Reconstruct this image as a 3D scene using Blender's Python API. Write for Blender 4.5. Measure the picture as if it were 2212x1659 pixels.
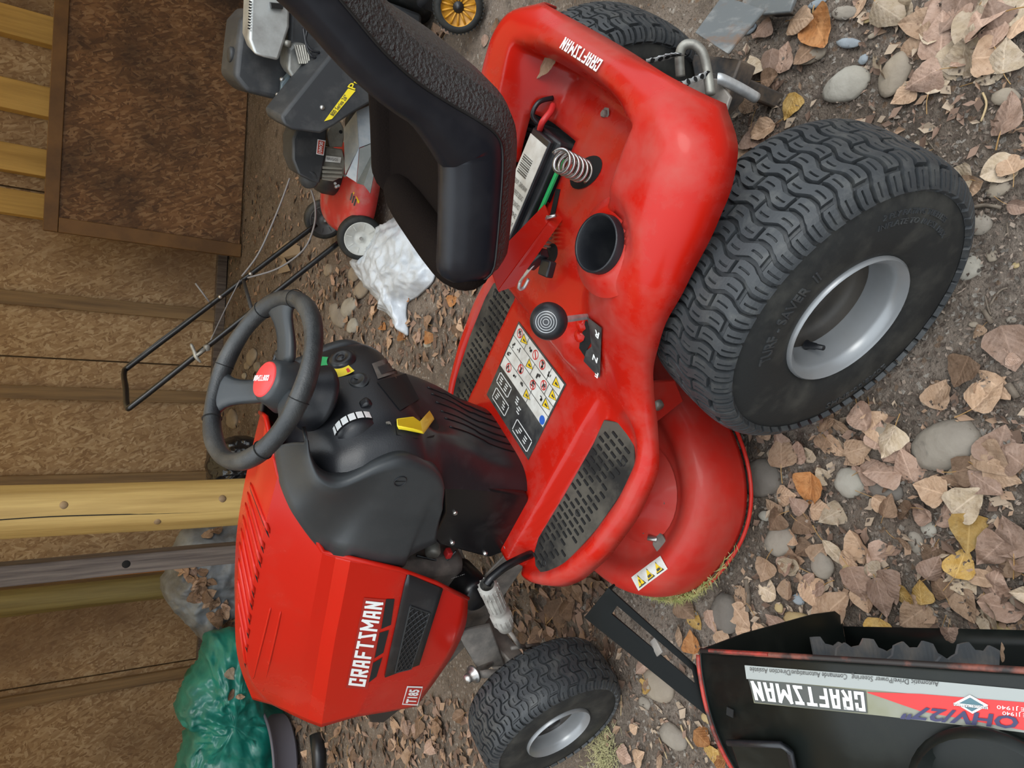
import bpy, bmesh, math, random
import numpy as np
from mathutils import Vector, Matrix, noise as mn
from mathutils.bvhtree import BVHTree

for o in list(bpy.data.objects):
    bpy.data.objects.remove(o, do_unlink=True)
SC = bpy.context.scene
COL = SC.collection
PI = math.pi
rng = random.Random(7)

# ------------------------------------------------------------------ camera
F_PX, PITCH, ROLL, CAM_H = 1534.0, math.radians(34.35), math.radians(-2.94), 1.315

def cam_axes():
    c, s = math.cos(PITCH), math.sin(PITCH)
    fw = np.array([0, c, -s]); d0 = np.array([0, -s, -c]); r0 = np.array([1.0, 0, 0])
    r = math.cos(ROLL)*r0 + math.sin(ROLL)*d0
    d = -math.sin(ROLL)*r0 + math.cos(ROLL)*d0
    return r, d, fw
R_AX, D_AX, F_AX = cam_axes()
cam_data = bpy.data.cameras.new('camera')
cam_data.sensor_width = 36.0
cam_data.sensor_fit = 'HORIZONTAL'
cam_data.lens = 36.0*F_PX/2212.0
cam_data.clip_start = 0.02
cam = bpy.data.objects.new('camera', cam_data)
COL.objects.link(cam)
m3 = Matrix(((D_AX[0], R_AX[0], -F_AX[0]), (D_AX[1], R_AX[1], -F_AX[1]), (D_AX[2], R_AX[2], -F_AX[2])))
cam.matrix_world = Matrix.Translation((0, 0, CAM_H)) @ m3.to_4x4()
SC.camera = cam

# ------------------------------------------------------------------ world, exposure
W = bpy.data.worlds.new('overcast_sky')
SC.world = W
W.use_nodes = True
nt = W.node_tree
bg = nt.nodes['Background']
bg.inputs[1].default_value = 2.15
# overcast sky: brighter overhead than at the horizon, all the way round
tcw = nt.nodes.new('ShaderNodeTexCoord'); sx = nt.nodes.new('ShaderNodeSeparateXYZ')
nt.links.new(tcw.outputs['Generated'], sx.inputs[0])
rp = nt.nodes.new('ShaderNodeValToRGB')
rp.color_ramp.elements[0].position = 0.0; rp.color_ramp.elements[0].color = (.30, .33, .36, 1)
rp.color_ramp.elements[1].position = 1.0; rp.color_ramp.elements[1].color = (.88, .95, 1.0, 1)
nt.links.new(sx.outputs['Z'], rp.inputs[0]); nt.links.new(rp.outputs[0], bg.inputs[0])
sun_d = bpy.data.lights.new('soft_sun', 'SUN')
sun_d.energy = 0.8
sun_d.angle = math.radians(25)
sun_d.color = (1.0, 0.97, 0.92)
sun = bpy.data.objects.new('soft_sun', sun_d)
COL.objects.link(sun)
sun.rotation_euler = (math.radians(38), math.radians(22), 0)
vs = SC.view_settings
vs.view_transform = 'Standard'
vs.look = 'None'
vs.gamma = 1.0
vs.use_curve_mapping = False
vs.exposure = 0.35

# ------------------------------------------------------------------ pixel helpers
def pray(x, y):
    u, v = 1659.0 - y, x
    return (u - 829.5)/F_PX*R_AX + (v - 1106.0)/F_PX*D_AX + F_AX
def gz(x, y, z=0.0):
    d = pray(x, y); t = (z - CAM_H)/d[2]
    return Vector((d[0]*t, d[1]*t, z))
def gy(x, y, Y):
    d = pray(x, y); t = Y/d[1]
    return Vector((d[0]*t, Y, CAM_H + d[2]*t))
MX, MY, HD = 0.386, 0.977, math.radians(143.42)
FWV = np.array([math.cos(HD), math.sin(HD), 0]); LFV = np.array([-FWV[1], FWV[0], 0])
def mp(px, py, x=None, y=None, z=None):
    """photo pixel -> mower coordinates with one of them known"""
    d = pray(px, py); o = np.array([-MX, -MY, CAM_H])
    O = np.array([o@FWV, o@LFV, o[2]]); D = np.array([d@FWV, d@LFV, d[2]])
    i = 0 if x is not None else (1 if y is not None else 2)
    v = (x, y, z)[i]
    t = (v - O[i])/D[i]
    return Vector(O + t*D)

CAM_M = Vector((np.array([-MX, -MY, CAM_H])@FWV, np.array([-MX, -MY, CAM_H])@LFV, CAM_H))      # camera in mower coordinates
def hit(tree, px, py, lift=0.0):
    """point of a mower surface seen at a pixel, lifted along its normal"""
    d = pray(px, py); D = Vector((d@FWV, d@LFV, d[2])).normalized()
    p, n, i, dd = tree.ray_cast(CAM_M, D)
    if p is None:
        best = None
        for s in np.linspace(.5, 2.5, 80):
            r = tree.find_nearest(CAM_M + D*s)
            if best is None or r[3] < best[3]: best = r
        p, n = best[0], best[1]
    if n.dot(D) > 0: n = -n
    return p + n*lift, n

# ------------------------------------------------------------------ materials
MATS = {}
def mat(name, col, rough=0.5, metal=0.0, var=None, vscale=8.0, vamt=1.0, bump=0.0, bscale=60.0, coat=0.0, spec=0.5, var2=None, v2scale=40.0, v2lo=0.5, v2hi=0.7, vlo=0.4, vhi=0.65, coords='Object', stretch=None, rvar=0.0):
    if name in MATS: return MATS[name]
    m = bpy.data.materials.new(name); m.use_nodes = True
    nt = m.node_tree; N = nt.nodes; Lk = nt.links
    b = N['Principled BSDF']
    b.inputs['Base Color'].default_value = (*col, 1)
    b.inputs['Roughness'].default_value = rough
    b.inputs['Metallic'].default_value = metal
    b.inputs['Specular IOR Level'].default_value = spec
    if coat: 
        b.inputs['Coat Weight'].default_value = coat; b.inputs['Coat Roughness'].default_value = 0.12
    tc = N.new('ShaderNodeTexCoord'); src = tc.outputs[coords]
    if stretch:
        mp_ = N.new('ShaderNodeMapping'); mp_.inputs['Scale'].default_value = stretch
        Lk.new(src, mp_.inputs[0]); src = mp_.outputs[0]
    cur = None
    def layer(prev, c2, sc, lo, hi, amt):
        n = N.new('ShaderNodeTexNoise'); n.inputs['Scale'].default_value = sc; n.inputs['Detail'].default_value = 6; n.inputs['Roughness'].default_value = 0.62
        Lk.new(src, n.inputs['Vector'])
        r = N.new('ShaderNodeMapRange'); r.inputs[1].default_value = lo; r.inputs[2].default_value = hi; r.inputs[4].default_value = amt
        Lk.new(n.outputs[0], r.inputs[0])
        x = N.new('ShaderNodeMix'); x.data_type = 'RGBA'
        Lk.new(r.outputs[0], x.inputs[0])
        if prev is None: x.inputs[6].default_value = (*col, 1)
        else: Lk.new(prev, x.inputs[6])
        x.inputs[7].default_value = (*c2, 1)
        return x.outputs[2], r.outputs[0]
    fac = None
    if var is not None: cur, fac = layer(None, var, vscale, vlo, vhi, vamt)
    if var2 is not None: cur, _ = layer(cur, var2, v2scale, v2lo, v2hi, 1.0)
    if cur is not None: Lk.new(cur, b.inputs['Base Color'])
    if rvar and fac is not None:
        r = N.new('ShaderNodeMapRange'); r.inputs[3].default_value = rough; r.inputs[4].default_value = min(1, rough + rvar)
        Lk.new(fac, r.inputs[0]); Lk.new(r.outputs[0], b.inputs['Roughness'])
    if bump:
        n = N.new('ShaderNodeTexNoise'); n.inputs['Scale'].default_value = bscale; n.inputs['Detail'].default_value = 5
        Lk.new(src, n.inputs['Vector'])
        bm_ = N.new('ShaderNodeBump'); bm_.inputs['Strength'].default_value = bump; bm_.inputs['Distance'].default_value = 0.01
        Lk.new(n.outputs[0], bm_.inputs['Height']); Lk.new(bm_.outputs[0], b.inputs['Normal'])
    MATS[name] = m
    return m

def osb_mat(name, cols, dark=None, dscale=1.2, seed=0.0, plane='xz', dlo=.45, dhi=.7):
    """oriented strand board: three layers of long thin flakes"""
    m = bpy.data.materials.new(name); m.use_nodes = True
    nt = m.node_tree; N = nt.nodes; Lk = nt.links; b = N['Principled BSDF']
    tc = N.new('ShaderNodeTexCoord')
    prev = None; hts = None
    for i, (ang, sx, sz) in enumerate(((0.2, 14, 62), (-0.45, 16, 58), (1.2, 15, 50), (-1.1, 20, 70))):
        mp_ = N.new('ShaderNodeMapping')
        mp_.inputs['Rotation'].default_value = (0, ang, 0)
        mp_.inputs['Location'].default_value = (seed + i*3.1, 0, i*1.7)
        Lk.new(tc.outputs['Object'], mp_.inputs[0])
        mp2 = N.new('ShaderNodeMapping'); mp2.inputs['Scale'].default_value = (sx, 0.2, sz)
        Lk.new(mp_.outputs[0], mp2.inputs[0])
        v = N.new('ShaderNodeTexVoronoi'); v.inputs['Scale'].default_value = 1.0; v.inputs['Randomness'].default_value = 1.0
        Lk.new(mp2.outputs[0], v.inputs['Vector'])
        sp = N.new('ShaderNodeSeparateColor'); Lk.new(v.outputs['Color'], sp.inputs[0])
        cr = N.new('ShaderNodeValToRGB')
        e = cr.color_ramp.elements
        e[0].position = 0.0; e[0].color = (*cols[0], 1); e[1].position = 1.0; e[1].color = (*cols[-1], 1)
        for k, c in enumerate(cols[1:-1]):
            q = e.new((k + 1)/(len(cols) - 1)); q.color = (*c, 1)
        Lk.new(sp.outputs[0], cr.inputs[0])
        if prev is None:
            prev = cr.outputs[0]; hts = sp.outputs[1]
        else:
            gt = N.new('ShaderNodeMath'); gt.operation = 'GREATER_THAN'; gt.inputs[1].default_value = 0.5
            Lk.new(sp.outputs[1], gt.inputs[0])
            x = N.new('ShaderNodeMix'); x.data_type = 'RGBA'
            Lk.new(gt.outputs[0], x.inputs[0]); Lk.new(prev, x.inputs[6]); Lk.new(cr.outputs[0], x.inputs[7]); prev = x.outputs[2]
            y = N.new('ShaderNodeMix'); Lk.new(gt.outputs[0], y.inputs[0]); Lk.new(hts, y.inputs[2]); Lk.new(sp.outputs[2], y.inputs[3]); hts = y.outputs[0]
    if dark is not None:
        n = N.new('ShaderNodeTexNoise'); n.inputs['Scale'].default_value = dscale; n.inputs['Detail'].default_value = 7; n.inputs['Roughness'].default_value = .65
        Lk.new(tc.outputs['Object'], n.inputs['Vector'])
        r = N.new('ShaderNodeMapRange'); r.inputs[1].default_value = dlo; r.inputs[2].default_value = dhi; r.inputs[4].default_value = .85
        Lk.new(n.outputs[0], r.inputs[0])
        x = N.new('ShaderNodeMix'); x.data_type = 'RGBA'
        Lk.new(r.outputs[0], x.inputs[0]); Lk.new(prev, x.inputs[6]); x.inputs[7].default_value = (*dark, 1); prev = x.outputs[2]
    Lk.new(prev, b.inputs['Base Color'])
    b.inputs['Roughness'].default_value = 0.75
    bm_ = N.new('ShaderNodeBump'); bm_.inputs['Strength'].default_value = 0.5; bm_.inputs['Distance'].default_value = 0.004
    Lk.new(hts, bm_.inputs['Height']); Lk.new(bm_.outputs[0], b.inputs['Normal'])
    MATS[name] = m
    return m

def wood_mat(name, c1, c2, scale=(30, 30, 1.6), rough=0.7):
    return mat(name, c1, rough, var=c2, vscale=1.0, vlo=.38, vhi=.66, bump=.35, bscale=2.0, stretch=scale)

RED = mat('red_paint', (.46, .011, .005), .24, var=(.45, .04, .026), vscale=5, vlo=.5, vhi=.8, vamt=.7, coat=.15, spec=.22, rvar=.25)
REDFEN = mat('red_fender_paint', (.46, .011, .005), .24, var=(.40, .085, .068), vscale=7, vlo=.46, vhi=.72, vamt=.75, coat=.15, spec=.22, rvar=.4)
REDDUST = mat('red_paint_dusty', (.48, .02, .013), .40, var=(.42, .09, .07), vscale=7, vlo=.4, vhi=.75, vamt=.8, coat=.10, spec=.22, rvar=.25)
BLACKP = mat('black_plastic', (.012, .013, .016), .36, var=(.045, .046, .048), vscale=9, vlo=.5, vhi=.8, vamt=.7, bump=.05, bscale=400, rvar=.2)
BLACKG = mat('black_gloss_paint', (.006, .006, .007), .3, var=(.03, .03, .03), vscale=14, vlo=.55, vhi=.8, vamt=.6, rvar=.3)
GREYP = mat('grey_dash_plastic', (.026, .030, .033), .42, var=(.06, .064, .066), vscale=6, vlo=.5, vhi=.8, vamt=.5, bump=.04, bscale=500)
RUBBER = mat('tire_rubber', (.020, .021, .021), .62, spec=.3, var=(.085, .082, .07), vscale=14, vlo=.45, vhi=.8, vamt=.7, bump=.08, bscale=220)
RUBBERT = mat('tread_rubber', (.036, .039, .042), .46, spec=.35, var=(.13, .13, .12), vscale=30, vlo=.5, vhi=.85, vamt=.6, bump=.08, bscale=260)
SILVER = mat('silver_wheel_paint', (.27, .28, .29), .3, metal=.3, var=(.2, .2, .19), vscale=8, vlo=.5, vhi=.8, vamt=.5)
STEEL = mat('bare_steel', (.55, .55, .54), .35, metal=.9, var=(.3, .27, .24), vscale=30)
GALV = mat('galvanised_strap', (.62, .64, .65), .4, metal=.6, var=(.45, .45, .45), vscale=40)
DULLMETAL = mat('dull_cast_metal', (.34, .33, .29), .5, metal=.5, var=(.18, .17, .15), vscale=25)
FRAMEM = mat('dusty_frame_metal', (.13, .12, .11), .6, metal=.2, var=(.28, .25, .22), vscale=14)
WHITE = mat('white_print', (.82, .83, .82), .5)
WHITEL = mat('worn_white_label', (.74, .74, .70), .5, var=(.55, .53, .48), vscale=25)
YELLOW = mat('yellow_print', (.85, .58, .02), .5)
YELLOWP = mat('yellow_plastic', (.86, .68, .03), .4)
DARKPRINT = mat('dark_print', (.03, .03, .032), .5, var=(.09, .09, .085), vscale=20)
REDPRINT = mat('red_print', (.6, .03, .03), .45)
BLUEPRINT = mat('blue_print', (.03, .12, .5), .5)
GREENPRINT = mat('green_print', (.02, .42, .12), .5)
HOLE = mat('dark_cavity', (.004, .004, .004), .9)

# ------------------------------------------------------------------ mesh helpers
def link(o, parent=None):
    COL.objects.link(o)
    if parent is not None: o.parent = parent
    return o
def tag(o, label, cat, group=None, kind=None):
    o['label'] = label; o['category'] = cat
    if group: o['group'] = group
    if kind: o['kind'] = kind
    return o
def struct(o): 
    o['kind'] = 'structure'; return o
def empty(name, loc=(0, 0, 0), rz=0.0):
    o = bpy.data.objects.new(name, None); o.location = loc; o.rotation_euler = (0, 0, rz)
    o.empty_display_size = 0.05
    return link(o)

class MB:
    def __init__(s): s.v = []; s.f = []
    def add(s, vs, fs):
        n = len(s.v); s.v += [tuple(map(float, v)) for v in vs]; s.f += [tuple(i + n for i in f) for f in fs]; return s
    def box(s, c, d, rot=None):
        x, y, z = d[0]/2, d[1]/2, d[2]/2
        vs = [Vector((a*x, b*y, e*z)) for a in (-1, 1) for b in (-1, 1) for e in (-1, 1)]
        if rot is not None: vs = [rot @ v for v in vs]
        c = Vector(c)
        return s.add([v + c for v in vs], [(0, 1, 3, 2), (4, 6, 7, 5), (0, 4, 5, 1), (2, 3, 7, 6), (0, 2, 6, 4), (1, 5, 7, 3)])
    def tube(s, pts, r, n=10, cap=True, closed=False):
        pts = [Vector(p) for p in pts]; m = len(pts)
        rr = r if isinstance(r, (list, tuple)) else [r]*m
        rings = []
        prev = None
        for i, p in enumerate(pts):
            if closed: t = pts[(i+1) % m] - pts[i-1]
            else: t = (pts[min(i+1, m-1)] - pts[max(i-1, 0)])
            if t.length < 1e-9: t = Vector((0, 0, 1))
            t.normalize()
            if prev is None:
                a = Vector((0, 0, 1)) if abs(t.z) < .9 else Vector((1, 0, 0))
                u = t.cross(a).normalized()
            else:
                u = prev - t*prev.dot(t)
                if u.length < 1e-6: u = t.orthogonal()
                u.normalize()
            prev = u; w = t.cross(u)
            rings.append([p + (u*math.cos(k*2*PI/n) + w*math.sin(k*2*PI/n))*rr[i] for k in range(n)])
        return s.loft(rings, closed_u=closed, closed_v=True, cap=cap and not closed)
    def loft(s, rings, closed_u=False, closed_v=True, cap=False):
        m, n = len(rings), len(rings[0]); base = len(s.v)
        for r in rings: s.v += [tuple(map(float, p)) for p in r]
        for i in range(m if closed_u else m-1):
            for j in range(n if closed_v else n-1):
                a = base + i*n + j; b = base + i*n + (j+1) % n
                c = base + ((i+1) % m)*n + (j+1) % n; d = base + ((i+1) % m)*n + j
                s.f.append((a, b, c, d))
        if cap:
            s.f.append(tuple(base + j for j in range(n))[::-1]); s.f.append(tuple(base + (m-1)*n + j for j in range(n)))
        return s
    def lathe(s, prof, n=32, M=None, cap=False):
        """profile (r, h) about local Z, M places it"""
        M = M or Matrix.Identity(4)
        rings = [[M @ Vector((r*math.cos(k*2*PI/n), r*math.sin(k*2*PI/n), h)) for k in range(n)] for r, h in prof]
        return s.loft(rings, cap=cap)
    def prism(s, poly, ext):
        """closed polygon (3d) pushed along ext"""
        n = len(poly); e = Vector(ext); P = [Vector(p) for p in poly]
        return s.add(P + [p + e for p in P], [tuple(range(n))[::-1], tuple(range(n, 2*n))] + [(i, (i+1) % n, n + (i+1) % n, n + i) for i in range(n)])
    def xform(s, M):
        s.v = [tuple(M @ Vector(v)) for v in s.v]; return s
    def build(s, name, m, parent=None, smooth=False, bevel=0.0, bseg=2, sub=0, solid=0.0, sol_off=-1.0, auto=None, label=None):
        me = bpy.data.meshes.new(name); me.from_pydata(s.v, [], s.f); me.validate(clean_customdata=False)
        bm_ = bmesh.new(); bm_.from_mesh(me); bmesh.ops.recalc_face_normals(bm_, faces=bm_.faces) if not getattr(s, 'open', False) else None
        bm_.to_mesh(me); bm_.free()
        me.materials.append(m)
        o = bpy.data.objects.new(name, me); link(o, parent)
        if smooth or auto is not None:
            for p in me.polygons: p.use_smooth = True
        if auto is not None:
            me.set_sharp_from_angle(angle=math.radians(auto))
        if solid:
            k = o.modifiers.new('thick', 'SOLIDIFY'); k.thickness = solid; k.offset = sol_off
        if bevel:
            k = o.modifiers.new('bevel', 'BEVEL'); k.width = bevel; k.segments = bseg; k.limit_method = 'ANGLE'; k.angle_limit = math.radians(35)
            for p in me.polygons: p.use_smooth = True
            if auto is None: me.set_sharp_from_angle(angle=math.radians(45))
        if sub:
            k = o.modifiers.new('sub', 'SUBSURF'); k.levels = sub; k.render_levels = sub
        if label: o['label'] = label
        return o

def axis_M(origin, zdir, xdir=None):
    z = Vector(zdir).normalized()
    x = Vector(xdir) if xdir is not None else z.orthogonal()
    x = (x - z*x.dot(z)).normalized(); y = z.cross(x)
    return Matrix.Translation(Vector(origin)) @ Matrix(((x.x, y.x, z.x), (x.y, y.y, z.y), (x.z, y.z, z.z))).to_4x4()

_text_cache = {}
def text_geo(s, bold=0.0):
    """flat outline text, cap height about 0.7 -> verts, faces, width"""
    k = (s, bold)
    if k in _text_cache: return _text_cache[k]
    c = bpy.data.curves.new('txt', 'FONT'); c.body = s; c.fill_mode = 'FRONT'; c.offset = bold; c.resolution_u = 2
    o = bpy.data.objects.new('txt', c); COL.objects.link(o)
    bpy.context.view_layer.update()
    me = bpy.data.meshes.new_from_object(o)
    vs = [tuple(v.co) for v in me.vertices]; fs = [tuple(p.vertices) for p in me.polygons]
    bpy.data.objects.remove(o); bpy.data.meshes.remove(me); bpy.data.curves.remove(c)
    _text_cache[k] = (vs, fs)
    return vs, fs
BLK = {
 'C': [((.0,.0),(.0,1)), ((.0,1),(1,1)), ((.0,.0),(1,.0)), ((1,.0),(1,.3)), ((1,1),(1,.7))],
 'R': [((0,0),(0,1)), ((0,1),(1,1)), ((1,1),(1,.45)), ((1,.45),(0,.45)), ((.45,.45),(1,0))],
 'A': [((0,0),(.12,1)), ((.12,1),(.88,1)), ((.88,1),(1,0)), ((.05,.36),(.95,.36))],
 'F': [((0,0),(0,1)), ((0,1),(1,1)), ((0,.5),(.8,.5))],
 'T': [((.5,0),(.5,1)), ((-.05,1),(1.05,1))],
 'S': [((0,0),(.9,0)), ((.9,0),(.2,.98)), ((.1,1),(1,1))],
 'M': [((0,0),(.0,1)), ((0,1),(.5,.35)), ((.5,.35),(1,1)), ((1,1),(1,0))],
 'N': [((0,0),(0,1)), ((0,1),(1,0)), ((1,0),(1,1))]}
def block_word(word, w=.50, gap=.24, th=.165, h=1.0):
    """heavy condensed block capitals built of bars; cap height 1"""
    vs, fs = [], []; x = 0
    for ch in word:
        cw = w*(1.45 if ch == 'M' else 1.0)
        for (a, b) in BLK[ch]:
            t2 = th/2
            A = Vector((x + t2 + a[0]*(cw - th), t2 + a[1]*(h - th), 0)); B = Vector((x + t2 + b[0]*(cw - th), t2 + b[1]*(h - th), 0))
            d = (B - A).normalized(); n = Vector((-d.y, d.x, 0))*t2; e = d*t2*.98
            k = len(vs); vs += [A - e - n, B + e - n, B + e + n, A - e + n]; fs.append((k, k+1, k+2, k+3))
        x += cw + gap*.5
    return [tuple(v) for v in vs], fs, x - gap*.5
def map_geo(vs, fs, fn):
    mb = MB(); mb.open = True
    return mb.add([fn(*v[:2]) for v in vs], fs)
def text_on(name, s, O, X, Y, m, parent, size=None, width=None, bold=0.0, block=False, lift=0.0006, center=True, label=None):
    """flat lettering; X reading direction, Y up; width in metres or cap height size"""
    X = Vector(X).normalized(); Y = (Vector(Y) - X*Vector(Y).dot(X)).normalized(); Z = X.cross(Y)
    if block: vs, fs, w0 = block_word(s); h0 = 1.0; x0 = 0
    else:
        vs, fs = text_geo(s, bold); x0 = min(v[0] for v in vs); w0 = max(v[0] for v in vs) - x0; h0 = .7
    sy = size/h0 if size else width/w0
    sx = width/w0 if width else sy
    O = Vector(O) + Z*lift
    cx = w0/2 if center else 0
    cy = h0/2 if center else 0
    return map_geo(vs, fs, lambda a, b: O + X*((a - x0 - cx)*sx) + Y*((b - cy)*sy)).build(name, m, parent, label=label)

def lerp(a, b, t): return a + (b - a)*t
def sst(a, b, x):
    t = min(1, max(0, (x - a)/(b - a))); return t*t*(3 - 2*t)
def interp(x, tab):
    if x <= tab[0][0]: return tab[0][1]
    for (a, u), (b, v) in zip(tab, tab[1:]):
        if x <= b: 
            t = (x - a)/(b - a); return u + (v - u)*t
    return tab[-1][1]
def cr(pts, n):
    """Catmull-Rom resample of a list of Vectors, n per span"""
    P = [Vector(p) for p in pts]; out = []
    for i in range(len(P) - 1):
        p0 = P[max(i-1, 0)]; p1 = P[i]; p2 = P[i+1]; p3 = P[min(i+2, len(P)-1)]
        for k in range(n):
            t = k/n
            out.append(.5*((2*p1) + (p2 - p0)*t + (2*p0 - 5*p1 + 4*p2 - p3)*t*t + (3*p1 - p0 - 3*p2 + p3)*t**3))
    out.append(P[-1]); return out
# ------------------------------------------------------------------ the setting
SOIL = bpy.data.materials.new('leafy_soil'); SOIL.use_nodes = True
def soil_nodes(m):
    nt = m.node_tree; N = nt.nodes; Lk = nt.links; b = N['Principled BSDF']
    tc = N.new('ShaderNodeTexCoord')
    def noise(sc, det=6, ro=.6):
        n = N.new('ShaderNodeTexNoise'); n.inputs['Scale'].default_value = sc; n.inputs['Detail'].default_value = det; n.inputs['Roughness'].default_value = ro
        Lk.new(tc.outputs['Object'], n.inputs['Vector']); return n.outputs[0]
    def mix(f, a, c, lo=.4, hi=.6, amt=1.0):
        r = N.new('ShaderNodeMapRange'); r.inputs[1].default_value = lo; r.inputs[2].default_value = hi; r.inputs[4].default_value = amt
        Lk.new(f, r.inputs[0]); x = N.new('ShaderNodeMix'); x.data_type = 'RGBA'; Lk.new(r.outputs[0], x.inputs[0])
        if isinstance(a, tuple): x.inputs[6].default_value = (*a, 1)
        else: Lk.new(a, x.inputs[6])
        x.inputs[7].default_value = (*c, 1); return x.outputs[2]
    c = mix(noise(2.2), (.155, .120, .092), (.265, .215, .175), .35, .65)
    c = mix(noise(14), c, (.095, .075, .06), .52, .70)
    c = mix(noise(55, 4), c, (.36, .30, .245), .56, .7, .8)
    c = mix(noise(150, 3), c, (.055, .045, .037), .56, .70, .8)
    v = N.new('ShaderNodeTexVoronoi'); v.inputs['Scale'].default_value = 130; Lk.new(tc.outputs['Object'], v.inputs['Vector'])
    sp = N.new('ShaderNodeSeparateColor'); Lk.new(v.outputs['Color'], sp.inputs[0])
    c = mix(sp.outputs[0], c, (.42, .38, .33), .95, .97, .8)
    c = mix(sp.outputs[1], c, (.2, .12, .07), .965, .98, .6)
    Lk.new(c, b.inputs['Base Color']); b.inputs['Roughness'].default_value = .9; b.inputs['Specular IOR Level'].default_value = .25
    ad = N.new('ShaderNodeMath'); ad.operation = 'ADD'
    Lk.new(noise(45, 8, .7), ad.inputs[0]); Lk.new(noise(160, 4), ad.inputs[1])
    bm_ = N.new('ShaderNodeBump'); bm_.inputs['Strength'].default_value = .9; bm_.inputs['Distance'].default_value = .012
    Lk.new(ad.outputs[0], bm_.inputs['Height']); Lk.new(bm_.outputs[0], b.inputs['Normal'])
soil_nodes(SOIL)

def ground_h(x, y):
    a = mn.noise(Vector((x*2.1, y*2.1, .3)))*.010 + mn.noise(Vector((x*7, y*7, 4.1)))*.006
    return a - .006
def make_floor():
    xs = np.concatenate([np.linspace(-16, -5.2, 8), np.linspace(-5, -1.3, 40), np.linspace(-1.28, 1.7, 150), np.linspace(1.75, 5, 36), np.linspace(5.2, 16, 8)])
    ys = np.concatenate([np.linspace(-18, -1.8, 12), np.linspace(-1.6, .1, 30), np.linspace(.12, 3.2, 155), np.linspace(3.25, 6.6, 60)])
    nx, ny = len(xs), len(ys)
    vs = []
    for y in ys:
        for x in xs:
            hgt = ground_h(x, y)
            if -1.3 < x < 1.75 and y < 3.3: hgt += mn.noise(Vector((x*22, y*22, 9)))*.004
            vs.append((x, y, hgt))
    fs = [(j*nx+i, j*nx+i+1, (j+1)*nx+i+1, (j+1)*nx+i) for j in range(ny-1) for i in range(nx-1)]
    mb = MB(); mb.v = vs; mb.f = fs; mb.open = True
    return struct(mb.build('floor', SOIL, smooth=True))
floor = make_floor()

OSB = osb_mat('osb_wall', [(.27, .165, .085), (.38, .25, .135), (.45, .315, .18), (.56, .425, .27)], dark=(.19, .115, .065), dscale=.9)
OSBD = osb_mat('osb_damp_sheet', [(.12, .058, .026), (.18, .088, .037), (.235, .12, .052), (.34, .2, .1)], dark=(.022, .014, .010), dscale=1.6, seed=5.0, dlo=.42, dhi=.66)
STUD = wood_mat('stud_wood', (.30, .20, .10), (.17, .11, .06), (24, 24, 1.2))
PINE = wood_mat('warm_tinted_pine', (.62, .40, .12), (.42, .26, .07), (16, 16, 1.0))  # fresh pine; warm light is also put into its yellow
LOGM = wood_mat('peeled_log', (.55, .38, .13), (.36, .23, .07), (22, 22, 1.1), .6)
LOGG = wood_mat('green_treated_log', (.30, .25, .10), (.2, .16, .06), (22, 22, 1.1), .65)
GREYW = wood_mat('weathered_grey_wood', (.17, .14, .12), (.07, .055, .05), (60, 60, 2.5), .8)
SUNGAP = wood_mat('sunlit_gap_orange', (.85, .38, .12), (.7, .28, .08), (20, 20, 2))  # bright orange stands for sunlight coming through a wall gap
EDGEB = mat('brown_edge_board', (.20, .10, .03), .6, var=(.12, .06, .02), vscale=3)

WY = 6.2
mb = MB(); mb.box((0, WY + .05, 1.2), (9.6, .03, 2.7))
wall = struct(mb.build('wall_back', STUD))
for k in range(8):
    x0 = -4.78 + k*1.20
    MB().box((x0 + .595, WY + .012, 1.22), (1.188, .012, 2.5)).build('osb_panel', OSB, wall)
def stud(ya, w, m=STUD, Yf=WY - .03, thick=.036, top=2.5):
    a = gy(0, ya, Yf)
    MB().box((a.x, Yf + thick/2, top/2), (w, thick, top)).build('stud', m, wall, bevel=.003)
stud(640, .10); stud(846, .095); stud(1523, .085)
a = gy(0, 1037, WY - .03); MB().box((a.x - .02, WY - .012, 1.25), (.09, .036, 2.5)).build('stud', STUD, wall, bevel=.003)
for ya, w in ((52, .20), (210, .21), (345, .19), (440, .17)):
    a = gy(60, ya, WY - .1)
    MB().box((a.x, WY - .05, 1.25), (w, .095, 2.5)).build('stud', PINE, wall, bevel=.004)
a = gy(100, 1256, WY - .02); MB().box((a.x, WY - .006, 1.25), (.035, .02, 2.5)).build('lath_sungap_strip', SUNGAP, wall)  # sunlit gap in the wall, painted as a bright strip
a = gy(100, 1268, WY - .03); MB().box((a.x, WY - .02, 1.25), (.06, .03, 2.5)).build('lath_sungap_strip', STUD, wall)
MB().box((0, WY - .03, .035), (9.4, .06, .075)).build('sill_plate', GREYW, wall, bevel=.004)

# unseen roof, added: amber translucent sheet made up to warm and shade the wall
ROOF = bpy.data.materials.new('added_amber_roof'); ROOF.use_nodes = True
N_ = ROOF.node_tree.nodes; L_ = ROOF.node_tree.links
tr_ = N_.new('ShaderNodeBsdfTranslucent'); tr_.inputs[0].default_value = (.95, .81, .56, 1)
mx_ = N_.new('ShaderNodeMixShader'); mx_.inputs[0].default_value = .56
N_['Principled BSDF'].inputs['Base Color'].default_value = (.6, .42, .2, 1); N_['Principled BSDF'].inputs['Roughness'].default_value = .6
L_.new(N_['Principled BSDF'].outputs[0], mx_.inputs[1]); L_.new(tr_.outputs[0], mx_.inputs[2]); L_.new(mx_.outputs[0], N_['Material Output'].inputs[0])
mb = MB(); mb.box((0, 4.25, 2.62), (9.6, 4.1, .004), Matrix.Rotation(math.radians(-3), 3, 'X'))
struct(mb.build('added_ceiling', ROOF))
struct(MB().box((-3.4, 3.0, 1.25), (.03, 6.4, 2.7)).build('added_wall_left', OSB))  # unseen wall, added to hold back sky light from the left
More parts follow.
